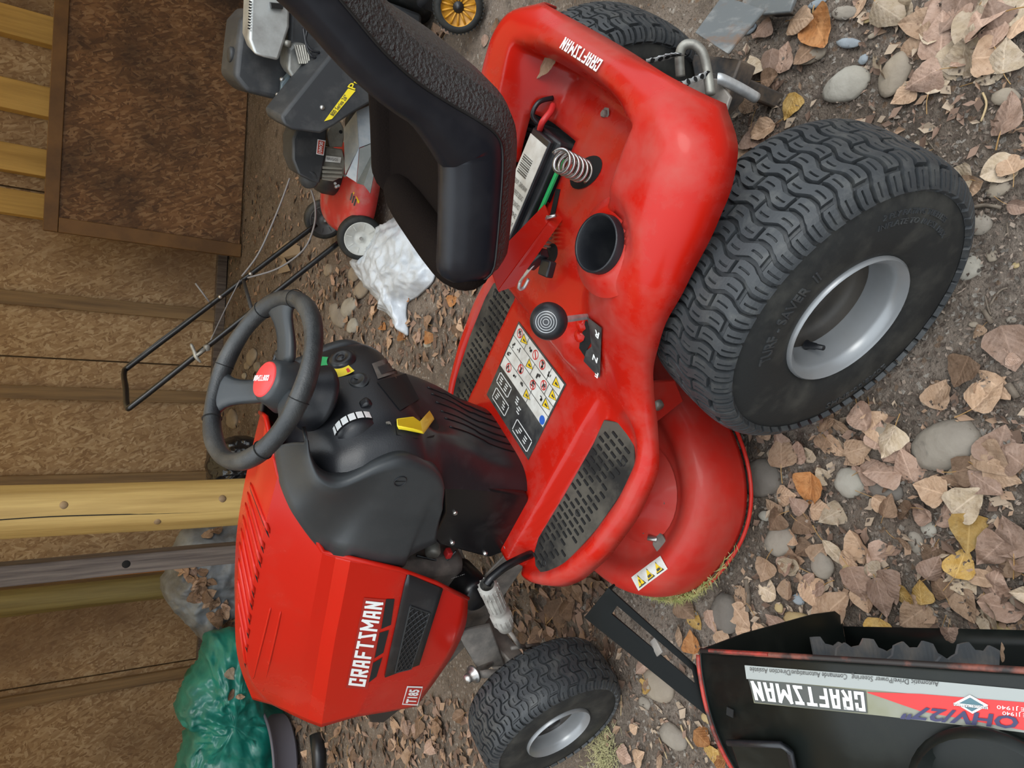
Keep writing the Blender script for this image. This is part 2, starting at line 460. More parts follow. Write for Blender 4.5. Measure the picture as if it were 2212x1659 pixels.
struct(MB().box((3.4, 4.2, 1.25), (.03, 4.0, 2.7)).build('added_wall_right', OSB))  # unseen wall on the other side, added to cut sideways light

def log_post(name, label, X, Y, r, m, seed, crack=True):
    root = empty(name, (X, Y, 0))
    mb = MB(); rings = []
    for i in range(40):
        z = -.05 + 2.55*i/39; ring = []
        for k in range(28):
            a = k*2*PI/28
            rr = r*(1.03 - .03*i/39) + .006*mn.noise(Vector((math.cos(a)*1.5 + seed, math.sin(a)*1.5, z*1.3))) + .002*mn.noise(Vector((math.cos(a)*6 + seed, math.sin(a)*6, z*3)))
            ring.append((rr*math.cos(a) + .006*mn.noise(Vector((seed, 0, z))), rr*math.sin(a), z))
        rings.append(ring)
    mb.loft(rings, cap=True); mb.build('trunk', m, root, smooth=True)
    if crack:
        pts = []
        for i in range(26):
            z = .2 + 1.6*i/25; a = -PI/2 - .12 + .10*mn.noise(Vector((seed*2, 1, z*2)))
            pts.append((.9955*r*math.cos(a), .9955*r*math.sin(a), z))
        MB().tube(pts, [.0012 + .0022*math.sin(PI*i/25) for i in range(26)], 5).build('drying_crack', HOLE, root)
        for z, da in ((1.18, .35), (.86, -.55), (.62, .3)):
            a = -PI/2 + da
            M_ = axis_M((r*.985*math.cos(a), r*.985*math.sin(a), z), (math.cos(a), math.sin(a), 0))
            MB().lathe([(0, .008), (.009, .008), (.014, .004), (.018, -.002)], 14, M_).build('knot', STUD, root, smooth=True)
    tag(root, label, 'post'); return root
log_post('log_post', 'thick peeled yellow log post standing behind the red hood', -.569, 3.2, .097, LOGM, 1.0)
log_post('log_post', 'greenish treated log against the back wall behind the grey tarp', -1.685, 5.95, .09, LOGG, 5.0, crack=False)
a0, a1 = gy(0, 1237, 3.45), gy(505, 1195, 3.45)
root = empty('weathered_post', (a1.x, 3.45, 0))
mb = MB()
mb.loft([[(sx*.042 + .004*math.sin(z*3), sy*.042, z) for sx, sy in ((-1, -1), (1, -1), (1, 1), (-1, 1))] for z in (-.03, .3, .6, .9, 1.2, 1.5, 1.9, 2.5)], cap=True)
mb.build('timber', GREYW, root, bevel=.004)
M_ = axis_M((.004, -.0425, .93), (0, -1, 0)); MB().lathe([(0, .003), (.012, .003), (.017, 0)], 12, M_).build('knot', HOLE, root, smooth=True)
tag(root, 'slim weathered grey timber post beside the yellow log', 'post')

# big damp OSB sheet standing in front of the wall
p0 = gy(85, 480, 5.7); p1 = gy(480, 560, 5.7)
root = empty('osb_sheet', (p0.x + .9, 5.7, 0))
x0 = -.9 - .05; x1 = 2.44 + x0
MB().box(((x0+x1)/2, .012, .635), (x1-x0, .012, 1.25)).build('sheet', OSBD, root)
MB().box(((x0+x1)/2, -.004, 1.225), (x1-x0, .02, .085)).build('edge_board', EDGEB, root, bevel=.004)
MB().box((x0+.05, -.004, .59), (.10, .02, 1.18)).build('edge_board', EDGEB, root, bevel=.004)
tag(root, 'big dark damp-stained OSB sheet standing against the wall', 'board')
# ------------------------------------------------------------------ riding mower (x forward, y left, z up)
MOW = empty('riding_mower', (MX, MY, 0), HD)
tag(MOW, 'red riding lawn mower with black seat and steering wheel', 'riding mower')

# ---- wheels
def tire_profile(R, hw, rb):
    """half profile from bead to crown: (radius, lateral)"""
    return [(rb*.95, hw*.80), (rb*1.03, hw*.90), (lerp(rb, R, .18), hw*.975), (lerp(rb, R, .40), hw*1.0), (lerp(rb, R, .62), hw*.975),
            (lerp(rb, R, .80), hw*.90), (lerp(rb, R, .915), hw*.76), (lerp(rb, R, .965), hw*.50), (R*.985, hw*.25), (R*.988, 0)]
def wheel_meshes(R, hw, rb, N, flip=1):
    half = tire_profile(R, hw, rb)
    full = [(r, w) for r, w in half] + [(r, -w) for r, w in half[::-1][1:]]
    pts = cr([Vector((r, w, 0)) for r, w in full], 3)
    mb = MB()
    mb.loft([[(p.x*math.cos(k*2*PI/72), p.y, p.x*math.sin(k*2*PI/72)) for k in range(72)] for p in pts])
    # tread: arc over the crown
    arc = [p for p in pts if p.x > lerp(rb, R, .70)]
    L = [0.0]
    for a, b in zip(arc, arc[1:]): L.append(L[-1] + (b - a).length)
    def at(w):      # w -1..1
        s = (1 - (w + 1)/2)*L[-1]
        for i in range(len(L) - 1):
            if s <= L[i+1] + 1e-9:
                t = (s - L[i])/(L[i+1] - L[i]); p = arc[i].lerp(arc[i+1], t); d = (arc[i+1] - arc[i]).normalized(); break
        n = Vector((-d.y, d.x, 0)); 
        if n.dot(Vector((1, p.y*.8, 0))) < 0: n = -n
        return p, n
    nb = 7; ws = []
    for k in range(nb):
        a, b = -1 + 2*k/nb, -1 + 2*(k+1)/nb
        for t, sl in ((0, 1), (.06, 1), (.09, 0), (.22, 0), (.26, 2), (.38, 2), (.5, 2), (.62, 2), (.74, 2), (.78, 0), (.91, 0), (.94, 1)):
            ws.append((lerp(a, b, t), sl, k, t))
    ws.append((1, 1, nb-1, 1))
    hd = .034*R
    S = [(0.0, 0), (.23, 0), (.255, 1), (.50, 1), (.515, 2), (.62, 2), (.635, 1), (.975, 1), (.998, 0)]
    tv, tf = [], []
    def zig(w):
        x = (w + 1)*nb/4 + .25; f = x - math.floor(x); tri = abs(2*f - 1)*2 - 1
        return .27*max(-.75, min(.75, tri*1.3))
    rows = []
    for r_ in range(N):
        for (s, lv) in S:
            row = []
            for (w, sl, k, t) in ws:
                p, n = at(w)
                th = (r_ + s + zig(w))*2*PI/N
                h_ = 0.0
                if lv >= 1:
                    h_ = hd
                    kk = k if t < .5 else k + 1
                    if sl == 1 and ((kk + r_) % 2 == 0): h_ = hd*.1
                    if lv == 2 and sl == 2: h_ = hd*.5
                e = min(1, (1 - abs(w))/.02)
                q = p + n*(h_*e + .0006)
                row.append((q.x*math.cos(th), q.y, q.x*math.sin(th)))
            rows.append(row)
    tb = MB(); tb.loft(rows, closed_u=True, closed_v=False); tb.open = True
    return mb, tb
def rim_mesh(rb, hw, depth):
    # dish seen from +y, painted
    prof = [(0.016, -depth*.92), (.03, -depth*.92), (rb*.40, -depth*.90), (rb*.46, -depth*.98), (rb*.66, -depth), (rb*.76, -depth*.97), (rb*.82, -depth*.85), (rb*.85, -depth*.5), (rb*.875, -depth*.15), (rb*.90, 0), (rb*.965, .006), (rb*1.0, .010), (rb*1.03, .006), (rb*1.03, -.01)]
    return MB().lathe(prof, 56, axis_M((0, 0, 0), (0, 1, 0), (1, 0, 0)))
def ring_text(name, s, R, ang0, hgt, parent, m, y, bold=0.0, span=None):
    """raised letters on a sidewall seen from +y; ang0 start angle measured clockwise-as-read"""
    vs, fs = text_geo(s, bold); x0 = min(v[0] for v in vs); w = max(v[0] for v in vs) - x0
    sc = hgt/.7; k = 1.0 if span is None else span*R/(w*sc)
    def fn(a, b):
        th = ang0 + (a - x0)*sc*k/R      # angle from +z towards +x ... seen from +y, right is -x
        r = R + b*sc
        return Vector((-r*math.sin(th), y(r), r*math.cos(th)))
    return map_geo(vs, fs, fn).build(name, m, parent, solid=.003, sol_off=0)
def make_wheel(kind, R, hw, rb, N, pos, side, share=None, steer=0.0):
    px, py = pos
    dep_ = .082 if kind == 'rear_wheel' else .055
    rim = rim_mesh(rb, hw, dep_)
    rim.v = [(x, y + hw*.88, z) for x, y, z in rim.v]
    rim.lathe([(rb*.95, hw*.8), (rb*.93, hw*.4), (rb*.93, -hw*.4), (rb*.95, -hw*.8)], 40, axis_M((0, 0, 0), (0, 1, 0), (1, 0, 0)))
    if share:
        o = bpy.data.objects.new(kind, share[0].data); link(o, MOW)
        o.location = (px, py, R); o.rotation_euler = (0, 0, steer if side > 0 else PI + steer)
        for ch in share[1:]:
            c = bpy.data.objects.new(ch.name.split('.')[0], ch.data); link(c, o)
            for md in ch.modifiers:
                k = c.modifiers.new(md.name, md.type)
        return [o]
    o = rim.build(kind, SILVER, MOW, smooth=True)
    o.data.set_sharp_from_angle(angle=math.radians(50))
    o.location = (px, py, R); o.rotation_euler = (0, 0, steer)
    a, b = wheel_meshes(R, hw, rb, N)
    ti = a.build('tire', RUBBER, o, smooth=True)
    tr = b.build('tread', RUBBERT, o)
    out = [o, ti, tr]
    if kind == 'rear_wheel':
        hub = MB().lathe([(0, .012), (.012, .012), (.014, .006), (.022, .004), (.03, -.004)], 20, axis_M((0, hw*.88 - .075, 0), (0, 1, 0))).build('axle_cap', FRAMEM, o, smooth=True)
    else:
        hub = MB().lathe([(0, .03), (.016, .03), (.018, .026), (.018, .0), (.03, -.006)], 20, axis_M((0, hw*.88 - .046, 0), (0, 1, 0))).build('axle_cap', BLACKP, o, smooth=True)
    dk = MB().lathe([(.016, -.904*dep_), (rb*.40, -.88*dep_), (rb*.46, -.96*dep_), (rb*.66, -.98*dep_), (rb*.75, -.95*dep_), (rb*.808, -.83*dep_), (rb*.825, -.66*dep_)], 48, axis_M((0, hw*.88, 0), (0, 1, 0), (1, 0, 0))).build('rim_shade_disc', mat('rim_shade_dark', (.035, .032, .030), .55, var=(.07, .06, .05), vscale=12), o, smooth=True)  # near-black overlay stands in for shade inside the rim dish
    return out + [hub, dk]
RW_R, RW_HW = .254, .106
FW_R, FW_HW = .190, .076
YR, YF = .432 - .093, .428 - .067
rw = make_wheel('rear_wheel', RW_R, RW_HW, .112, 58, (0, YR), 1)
make_wheel('rear_wheel', RW_R, RW_HW, .112, 58, (0, -YR), -1, share=rw[:3])
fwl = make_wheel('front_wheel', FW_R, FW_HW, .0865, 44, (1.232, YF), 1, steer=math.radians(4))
make_wheel('front_wheel', FW_R, FW_HW, .0865, 44, (1.232, -YF), -1, share=fwl[:3], steer=math.radians(4))
def side_y(R, hw, rb):
    prof = tire_profile(R, hw, rb)
    tab = sorted((r, w) for r, w in prof[1:7])
    return lambda r: interp(r, tab) + .0005
sy = side_y(RW_R, RW_HW, .112)
def wang(px, py):   # angle as used by ring_text, for a pixel on the outer sidewall
    q = mp(px, py, y=YR + RW_HW); return math.atan2(-q.x, q.z - RW_R), math.hypot(q.x, q.z - RW_R)
a0, r0 = wang(1642, 790); a1, r1 = wang(1765, 588)
if a1 < a0: a1 += 2*PI
ring_text('raised_lettering', 'TURF - SAVER  II', .158, a0, .020, rw[0], RUBBERT, sy, .01, span=a1 - a0)
a0, _ = wang(1905, 489); a1, _ = wang(2020, 503)
ring_text('raised_lettering', '2 PLY RATING TUBELESS', .188, a0, .0085, rw[0], RUBBERT, sy, .0, span=abs(a1 - a0))
a0, _ = wang(1893, 510); a1, _ = wang(2020, 528)
ring_text('raised_lettering', 'INFLATE TO 10 P.S.I. MAX', .174, a0, .0085, rw[0], RUBBERT, sy, .0, span=abs(a1 - a0))
a0, _ = wang(1780, 858); 
ring_text('raised_lettering', '20X8.00-8NHS', .186, a0 - .75, .014, rw[0], RUBBERT, sy, .0)
# valve
for yy in np.linspace(YR + .09, YR - .02, 90):
    v0 = mp(1743, 745, y=yy); v0 = Vector((v0.x, v0.y - YR, v0.z - RW_R))
    if math.hypot(v0.x, v0.z) > .087: break
MB().lathe([(0, .036), (.0045, .036), (.005, .02), (.006, .019), (.007, .004), (.009, 0)], 14, axis_M(v0, Vector((-v0.x, .16, -v0.z)))).build('valve_stem', BLACKP, rw[0], smooth=True)

# ---- red fender, seat deck, tunnel and footrests: one pressed body
YO = [(-.205, .235), (-.195, .275), (-.17, .315), (-.12, .342), (-.05, .350), (.05, .346), (.12, .332), (.2, .312), (.27, .314), (.33, .335), (.40, .368), (.5, .382), (.62, .374), (.72, .350), (.78, .320), (.82, .285), (.85, .25)]
RAIL = [(-.205, .585), (-.19, .618), (-.16, .630), (-.10, .628), (0, .610), (.08, .582), (.15, .548), (.22, .498), (.29, .44), (.36, .395), (.42, .38), (.6, .374), (.85, .372)]
CEN = [(-.205, .560), (-.195, .598), (-.183, .614), (-.155, .617), (-.146, .60), (-.138, .535), (-.122, .505), (-.105, .512), (-.08, .522), (0, .522), (.2, .516), (.27, .508), (.31, .485), (.35, .43), (.39, .404), (.42, .400), (.85, .398)]
EDGE = [(-.205, .535), (-.17, .540), (-.1, .540), (0, .532), (.1, .515), (.2, .455), (.3, .385), (.38, .352), (.85, .338)]
def ism(x, tab, w=.016):
    return sum(interp(x + d*w, tab)*k for d, k in ((-1, 1), (-.5, 2), (0, 2), (.5, 2), (1, 1)))/8
def fz(x, y):
    a = abs(y); yo = ism(x, YO, .02); c = ism(x, CEN, .008); r = ism(x, RAIL, .03); e = ism(x, EDGE, .03)
    yi = .135
    # seat deck regime
    rr = lerp(c, r, sst(yi, yi + .07, a)) if x > -.135 else lerp(c, r, sst(.02, .2, a))
    # central dish of the lip: shallow wells beside the trough
    za = rr
    # footrest regime
    zb = lerp(.400, .362, sst(.185, .212, a))
    zb = lerp(zb, .380, sst(yo - .060, yo - .030, a))
    z = lerp(za, zb, sst(.31, .43, x))
    # swelling round the cup holder
    if y > 0:
        d = math.hypot(x - .043, a - .217); z = lerp(z, .588, (1 - sst(.045, .085, d))*.85)
    # rolled outer edge
    wr = lerp(.085, .034, sst(.22, .42, x))
    t = max(0, min(1, (a - (yo - wr))/wr)); t = 1 - math.sqrt(max(0, 1 - t*t))
    z = lerp(z, e, t)
    return z
CUP = mp(1293, 527, z=.600)
def in_hole(x, y):
    if -.035 < x < .235 and -.165 < y < -.052: return True          # battery bay
    if (x - CUP.x)**2 + (y - CUP.y)**2 < .0475**2: return True         # cup holder
    return False
XE = .84
mb = MB(); nx, nyh = 120, 44
ts = [i/nyh for i in range(nyh + 1)]
cols = [-t for t in ts[::-1]] + ts[1:]
for i in range(nx + 1):
    x = -.205 + (XE + .205)*i/nx
    yo = ism(x, YO, .02)
    for c in cols:
        y = yo*math.copysign(abs(c)**.9, c)
        xx = x
        if x > .7 and abs(y) < .2: xx = x
        mb.v.append((xx, y, fz(x, y)))
nc = len(cols)
for i in range(nx):
    for j in range(nc - 1):
        q = (i*nc+j, i*nc+j+1, (i+1)*nc+j+1, (i+1)*nc+j)
        cx = sum(mb.v[k][0] for k in q)/4; cy = sum(mb.v[k][1] for k in q)/4
        if in_hole(cx, cy): continue
        mb.f.append(q[::-1])
mb.open = True
FEN = mb.build('fender_body', REDFEN, MOW, smooth=True, solid=.004, label='glossy red pressed fender and footrest body')
FTREE = BVHTree.FromPolygons([Vector(v) for v in mb.v], mb.f)
def on_f(x, y, dz=0.0): return Vector((x, y, fz(x, y) + dz))

# lettering on the rear lip, read from behind
vs, fs, w0 = block_word('CRAFTSMAN'); ww = .120; hh = .0185
def lipmap(a, b):
    y = ww*(.5 - a/w0)        # reading direction from behind: left of the mower is on the left
    x = -.200 + .002 + b*hh*.95
    x = -.171 - hh/2 + b*hh
    return on_f(x, y, .004)
map_geo(vs, fs, lipmap).build('lip_lettering', WHITE, FEN)

# cup holder
M_ = axis_M((CUP.x, CUP.y, .583), (-.04, .05, 1), (1, 0, 0))
MB().lathe([(.0, -.075), (.028, -.073), (.037, -.05), (.040, .0), (.0415, .024), (.044, .0265), (.0458, .024), (.0455, .0), (.049, -.012)], 40, M_).build('cup_holder', BLACKP, MOW, smooth=True)

MB().lathe([(.0462, .010), (.050, .0105), (.056, .008), (.066, .001), (.080, -.010)], 44, M_).build('cup_boss', REDFEN, FEN, smooth=True)

# battery in its bay
bc = Vector((.10, -.108, .468)); 
BAT = MB().box(bc, (.24, .098, .155)).build('battery', BLACKP, MOW, bevel=.006)
MB().box(bc + Vector((0, 0, .082)), (.225, .07, .012)).build('battery_lid', BLACKP, BAT, bevel=.003)
LB = MB().box(bc + Vector((0, .0, .0885)), (.20, .066, .0012)).build('battery_label', WHITEL, BAT)
for i in range(9):
    MB().box(bc + Vector((-.062 + i*.0042, -.008, .0898)), (.0022 if i % 3 else .001, .036, .0006)).build('barcode_bar', DARKPRINT, BAT)
for i, s in enumerate(('WARNING  POISON', 'CAUSES SEVERE BURNS', 'CONTAINS SULFURIC ACID', 'SHIELD EYES', 'FLUSH WITH WATER')):
    text_on('label_print', s, bc + Vector((-.012 + i*.018, 0, .0906)), (0, -1, 0), (-1, 0, 0), DARKPRINT, BAT, width=.058, size=.009)
MB().box(Vector((.085, -.05, .531)), (.16, .008, .006)).build('green_strap', GREENPRINT, MOW, bevel=.001)
MB().tube(cr([Vector((-.02, -.135, .545)), Vector((-.03, -.145, .565)), Vector((-.055, -.15, .56)), Vector((-.07, -.15, .535))], 5), .0045, 8).build('battery_cable', BLACKP, MOW, smooth=True)
MB().tube(cr([Vector((-.012, -.13, .548)), Vector((-.03, -.12, .556)), Vector((-.05, -.125, .545)), Vector((-.06, -.14, .535))], 5), .006, 8).build('battery_cable', REDPRINT, MOW, smooth=True, label='red rubber cable boot')

# seat spring in its slot
sb = mp(1262, 372, z=fz(-.0, .03) + .004); st_ = mp(1208, 346, y=sb.y + .018)
MB().lathe([(0, .0008), (.026, .0008), (.029, -.001)], 24, axis_M(on_f(sb.x, sb.y, .002), (0, 0, 1)) @ Matrix.Diagonal((.9, 1.5, 1, 1))).build('spring_slot', HOLE, FEN, smooth=True)
ax = (st_ - sb); Hh = ax.length; A = axis_M(sb, ax)
pts = [A @ Vector((.0185*math.cos(t), .0185*math.sin(t), Hh*(.02 + .98*i/130) )) for i in range(131) for t in [i*2*PI*5.6/130]]
MB().tube(pts, .0032, 8).build('coil_spring', STEEL, MOW, smooth=True)
# small openings and bolts in the deck
def deck_slot(px, py, lx, ly, ang=0.0):
    q = mp(px, py, z=.52); zz = fz(q.x, q.y) + .0012
    R_ = Matrix.Rotation(ang, 3, 'Z')
    MB().box((q.x, q.y, zz), (lx, ly, .002), R_).build('deck_slot', HOLE, FEN, bevel=.0008)
deck_slot(1200, 438, .05, .014, .35)
q = mp(1180, 545, z=.53); MB().lathe([(0, .0), (.017, 0), (.02, -.003)], 20, axis_M(on_f(q.x, q.y, .002), (0, 0, 1))).build('deck_slot', HOLE, FEN)
for px, py, r_ in ((1289, 240, .007),):
    q = mp(px, py, z=.535); MB().lathe([(0, .006), (r_*.8, .006), (r_, .004), (r_, 0), (r_*1.7, 0)], 6, axis_M(on_f(q.x, q.y, .001), (0, 0, 1))).build('deck_bolt', FRAMEM, FEN)
# seat switch and bracket
q = mp(1158, 560, z=.56)
SWB = MB().box(q, (.05, .018, .022), Matrix.Rotation(-.5, 3, 'Z')).build('seat_switch', BLACKP, MOW, bevel=.003)
MB().box(q + Vector((.0, .03, -.008)), (.03, .03, .016), Matrix.Rotation(.3, 3, 'Z')).build('switch_plug', BLACKP, SWB, bevel=.003)
q2 = mp(1131, 605, z=.55)
mbk = MB(); d_ = (q2 - q); mbk.box((q + q2)/2 + Vector((.0, 0, .006)), (d_.length, .016, .003), Matrix.Rotation(math.atan2(d_.y, d_.x), 3, 'Z')); mbk.build('switch_bracket', GALV, SWB, bevel=.0008)
MB().tube(cr([q2 + Vector((0, 0, .006)), q2 + Vector((.018, 0, .002)), q2 + Vector((.016, 0, -.008)), q2 + Vector((-.004, 0, -.01))], 5), .0035, 6).build('switch_clip', GALV, SWB, smooth=True)
for t in (.3, .75):
    MB().lathe([(0, .004), (.004, .004), (.005, 0)], 8, axis_M(q.lerp(q2, t) + Vector((0, 0, .0075)), (0, 0, 1))).build('rivet', STEEL, SWB)

# ---- gear lever
k0 = mp(1185, 694, y=.235); base = mp(1270, 684, z=.515)
MB().tube(cr([base + Vector((.0, 0, -.03)), base, base.lerp(k0, .45) + Vector((0, .004, .012)), k0], 6), .0055, 10).build('gear_lever', GALV, MOW, smooth=True)
kd = Vector((-.25, .62, .75)).normalized()
M_ = axis_M(k0, kd)
KN = MB().lathe([(0, .018), (.010, .0185), (.020, .0165), (.027, .010), (.0305, 0), (.029, -.010), (.022, -.019), (.010, -.025), (.006, -.030)], 40, M_).build('lever_knob', BLACKP, MOW, smooth=True)
for r_ in (.0045, .0085, .0125, .0165):
    zt = interp(r_, [(0, .018), (.010, .0185), (.020, .0165)])
    MB().tube([M_ @ Vector((r_*math.cos(t*2*PI/32), r_*math.sin(t*2*PI/32), zt + .0003)) for t in range(32)], .0006, 5, closed=True).build('knob_ring', GALV, KN)
# slot plate with gear letters, lies on the sloping flank
pl = [(1273, 683), (1304, 706), (1299, 815), (1262, 777), (1268, 755), (1279, 749), (1283, 735)]
def flank(px, py, dz=.0015): return hit(FTREE, px, py, dz)[0]
def patch(name, poly, m, parent, dz=.0015):
    P = [flank(*p, dz=dz) for p in poly]
    mb = MB(); mb.open = True
    c2 = (sum(p[0] for p in poly)/len(poly), sum(p[1] for p in poly)/len(poly)); c = flank(*c2, dz=dz)
    mb.add(P + [c], [(i, (i+1) % len(P), len(P)) for i in range(len(P))])
    return mb.build(name, m, parent)
GP = patch('gear_plate', pl, DARKPRINT, FEN, .004)
patch('gear_slot', [(1268, 690), (1277, 700), (1281, 735), (1270, 752), (1264, 768), (1252, 750), (1256, 728), (1262, 712)], HOLE, FEN, .003)
for px, py, s in ((1297, 718, 'R'), (1292, 770, 'N'), (1293, 804, 'F')):
    c = flank(px, py, .007)
    text_on('gear_letter', s, c, (0, -1, .25), (1, 0, -.45), WHITE, GP, size=.013, bold=.03)
for k in range(2):
    c = flank(1258 - k*5, 700 + k*24, .003)
    MB().lathe([(0, .006), (.008, .005), (.012, 0)], 10, axis_M(c, (0, .3, 1))).build('slot_tab', RED, FEN, smooth=True)

# ---- foot mats
MATM = mat('dusty_mat_rubber', (.020, .019, .018), .9, spec=.15, var=(.085, .076, .062), vscale=9, vlo=.38, vhi=.6)
def mat_outline():
    return [(.405, .205), (.46, .212), (.60, .214), (.74, .212), (.775, .222), (.795, .245), (.79, .27), (.76, .292), (.70, .312), (.58, .330), (.46, .334), (.415, .326), (.388, .300), (.375, .25)]
for sgn in (1, -1):
    P = [Vector((x, sgn*y, .3655)) for x, y in mat_outline()]
    FM = MB().prism(P, (0, 0, .006)).build('foot_mat', MATM, MOW, bevel=.002)
    rb_ = MB()
    for i in range(24):
        for j in range(5):
            x = .405 + i*.0162; y = .226 + j*.0225 + (.006 if i % 2 else 0)
            if not (.22 < y + .009 < interp(x, [(.39, .30), (.42, .318), (.58, .322), (.70, .304), (.76, .28), (.79, .255)])) : continue
            if (i*7 + j*3) % 11 == 0: continue
            rb_.box((x, sgn*y, .3725), (.0052, .0165, .004))
    rb_.build('raised_ribs', HOLE, FM, bevel=.0008, bseg=1)
    for x, y in ((.43, .30), (.60, .27), (.765, .262)):
        MB().tube([Vector((x + .007*math.cos(t*2*PI/20), sgn*y + .007*math.sin(t*2*PI/20), .3722)) for t in range(20)], .0008, 5, closed=True).build('mat_plug', BLACKP, FM)

# ---- safety decal on the tunnel
DZ = .4005
D0 = [mp(*p, z=DZ + .0006) for p in ((1120.8, 694.3), (1223.5, 830.2), (1141.6, 993.8), (1051.5, 852.4))]
# u: from right to left of mower (0..1 along y), v: from rear to front (0..1)
def dm(u, v, dz=0.0):
    p = D0[0].lerp(D0[1], u).lerp(D0[3].lerp(D0[2], u), v); p.z = DZ + .0006 + dz; return p
def dquad(name, u0, v0, u1, v1, m, par, dz):
    return MB().add([dm(u0, v0, dz), dm(u1, v0, dz), dm(u1, v1, dz), dm(u0, v1, dz)], [(0, 1, 2, 3)]).build(name, m, par)
DEC = MB().prism([dm(0, .0), dm(1, 0), dm(1, 1), dm(0, 1)], (0, 0, .0008)).build('safety_decal', DARKPRINT, MOW)
dquad('white_field', .02, .02, .98, .57, WHITEL, DEC, .0012)
ln = MB()
for v in (.165, .30, .43): ln.add([dm(.02, v - .004, .0015), dm(.98, v - .004, .0015), dm(.98, v + .004, .0015), dm(.02, v + .004, .0015)], [(0, 1, 2, 3)])
for u, va, vb in ((.26, .02, .165), (.5, .165, .30), (.74, .02, .165), (.3, .3, .43), (.62, .3, .57), (.8, .165, .3)): ln.add([dm(u - .004, va, .0015), dm(u + .004, va, .0015), dm(u + .004, vb, .0015), dm(u - .004, vb, .0015)], [(0, 1, 2, 3)])
ln.build('rule_lines', DARKPRINT, DEC)
def tri(u, v, s=.055):
    MB().add([dm(u - s*1.15, v - s, .0016), dm(u - s*1.15, v + s, .0016), dm(u + s*1.15, v, .0016)], [(0, 1, 2)]).build('warning_triangle', DARKPRINT, DEC)
    s2 = s*.82
    MB().add([dm(u - s2*1.15, v - s2, .0019), dm(u - s2*1.15, v + s2, .0019), dm(u + s2*1.15, v, .0019)], [(0, 1, 2)]).build('warning_triangle', YELLOW, DEC)
    MB().add([dm(u - s2*.7, v - s2*.3, .0022), dm(u + s2*.4, v - s2*.12, .0022), dm(u + s2*.4, v + s2*.12, .0022), dm(u - s2*.7, v + s2*.3, .0022)], [(0, 1, 2, 3)]).build('pictogram', DARKPRINT, DEC)
for u, v in ((.45, .23), (.60, .50), (.90, .09), (.93, .22), (.90, .36), (.22, .09)): tri(u, v)
def ringd(u, v, r=.05, m=REDPRINT, fill=False):
    n = 24
    def pt(k, rr): return dm(u + rr*math.cos(k*2*PI/n), v + rr*1.05*math.sin(k*2*PI/n), .0017)
    mb = MB()
    if fill: mb.add([pt(k, r) for k in range(n)], [tuple(range(n))])
    else:
        mb.add([pt(k, r) for k in range(n)] + [pt(k, r*.8) for k in range(n)], [(k, (k+1) % n, n + (k+1) % n, n + k) for k in range(n)])
        s = r*.7; e = r*.12
        mb.add([dm(u - s - e, v - s + e, .0018), dm(u - s + e, v - s - e, .0018), dm(u + s + e, v + s - e, .0018), dm(u + s - e, v + s + e, .0018)], [(0, 1, 2, 3)])
    return mb.build('symbol_disc' if fill else 'prohibition_ring', m, DEC)
for u, v in ((.10, .08), (.60, .09), (.74, .235), (.34, .36), (.60, .35), (.16, .49), (.45, .085)): ringd(u, v)
ringd(.93, .52, .045, BLUEPRINT, True)
pg = random.Random(3)
for (u, v) in ((.10, .08), (.60, .09), (.74, .235), (.34, .36), (.60, .35), (.16, .49), (.35, .10), (.2, .23), (.08, .25), (.3, .5), (.45, .48), (.08, .36), (.78, .36), (.75, .09), (.62, .23)):
    pm = MB()
    for k in range(4):
        uu, vv = u + pg.uniform(-.025, .025), v + pg.uniform(-.025, .025); a, b = pg.uniform(.006, .014), pg.uniform(.006, .02)
        pm.add([dm(uu - a, vv - b, .0020), dm(uu + a, vv - b, .0020), dm(uu + a*.7, vv + b, .0020), dm(uu - a, vv + b*.8, .0020)], [(0, 1, 2, 3)])
    pm.build('pictogram', DARKPRINT, DEC)
def frame_box(u0, v0, u1, v1, t=.012):
    mb = MB()
    for a in ((u0, v0, u1, v0 + t), (u0, v1 - t, u1, v1), (u0, v0, u0 + t, v1), (u1 - t, v0, u1, v1)):
        mb.add([dm(a[0], a[1], .0013), dm(a[2], a[1], .0013), dm(a[2], a[3], .0013), dm(a[0], a[3], .0013)], [(0, 1, 2, 3)])
    mb.build('instruction_frame', WHITE, DEC)
frame_box(.06, .62, .34, .76); frame_box(.60, .80, .94, .96); frame_box(.10, .80, .42, .95)
for u, v in ((.13, .69), (.26, .69), (.70, .88), (.84, .88), (.18, .87), (.33, .87), (.5, .66), (.56, .72)):
    mb = MB()
    for k in range(3):
        uu, vv = u + pg.uniform(-.02, .02), v + (k - 1)*.03
        mb.add([dm(uu - .03, vv - .006, .0014), dm(uu + .03, vv - .008, .0014), dm(uu + .025, vv + .008, .0014), dm(uu - .025, vv + .006, .0014)], [(0, 1, 2, 3)])
    mb.build('pictogram', WHITE if pg.random() < .75 else YELLOW, DEC)

# ---- seat: textured shell outside, smooth bolster rim, dark sitting panel
seam = [(-.212, 1.25), (-.205, 1.20), (-.193, 1.155), (-.180, 1.115), (-.164, 1.078), (-.146, 1.046), (-.119, 1.000), (-.098, .950), (-.085, .899), (-.076, .855), (-.064, .822), (-.040, .803), (.028, .777), (.105, .751), (.150, .738)]
seam = [Vector((x, 0, z)) for x, z in seam][::-1]          # front -> up the back
path = cr(seam, 4)
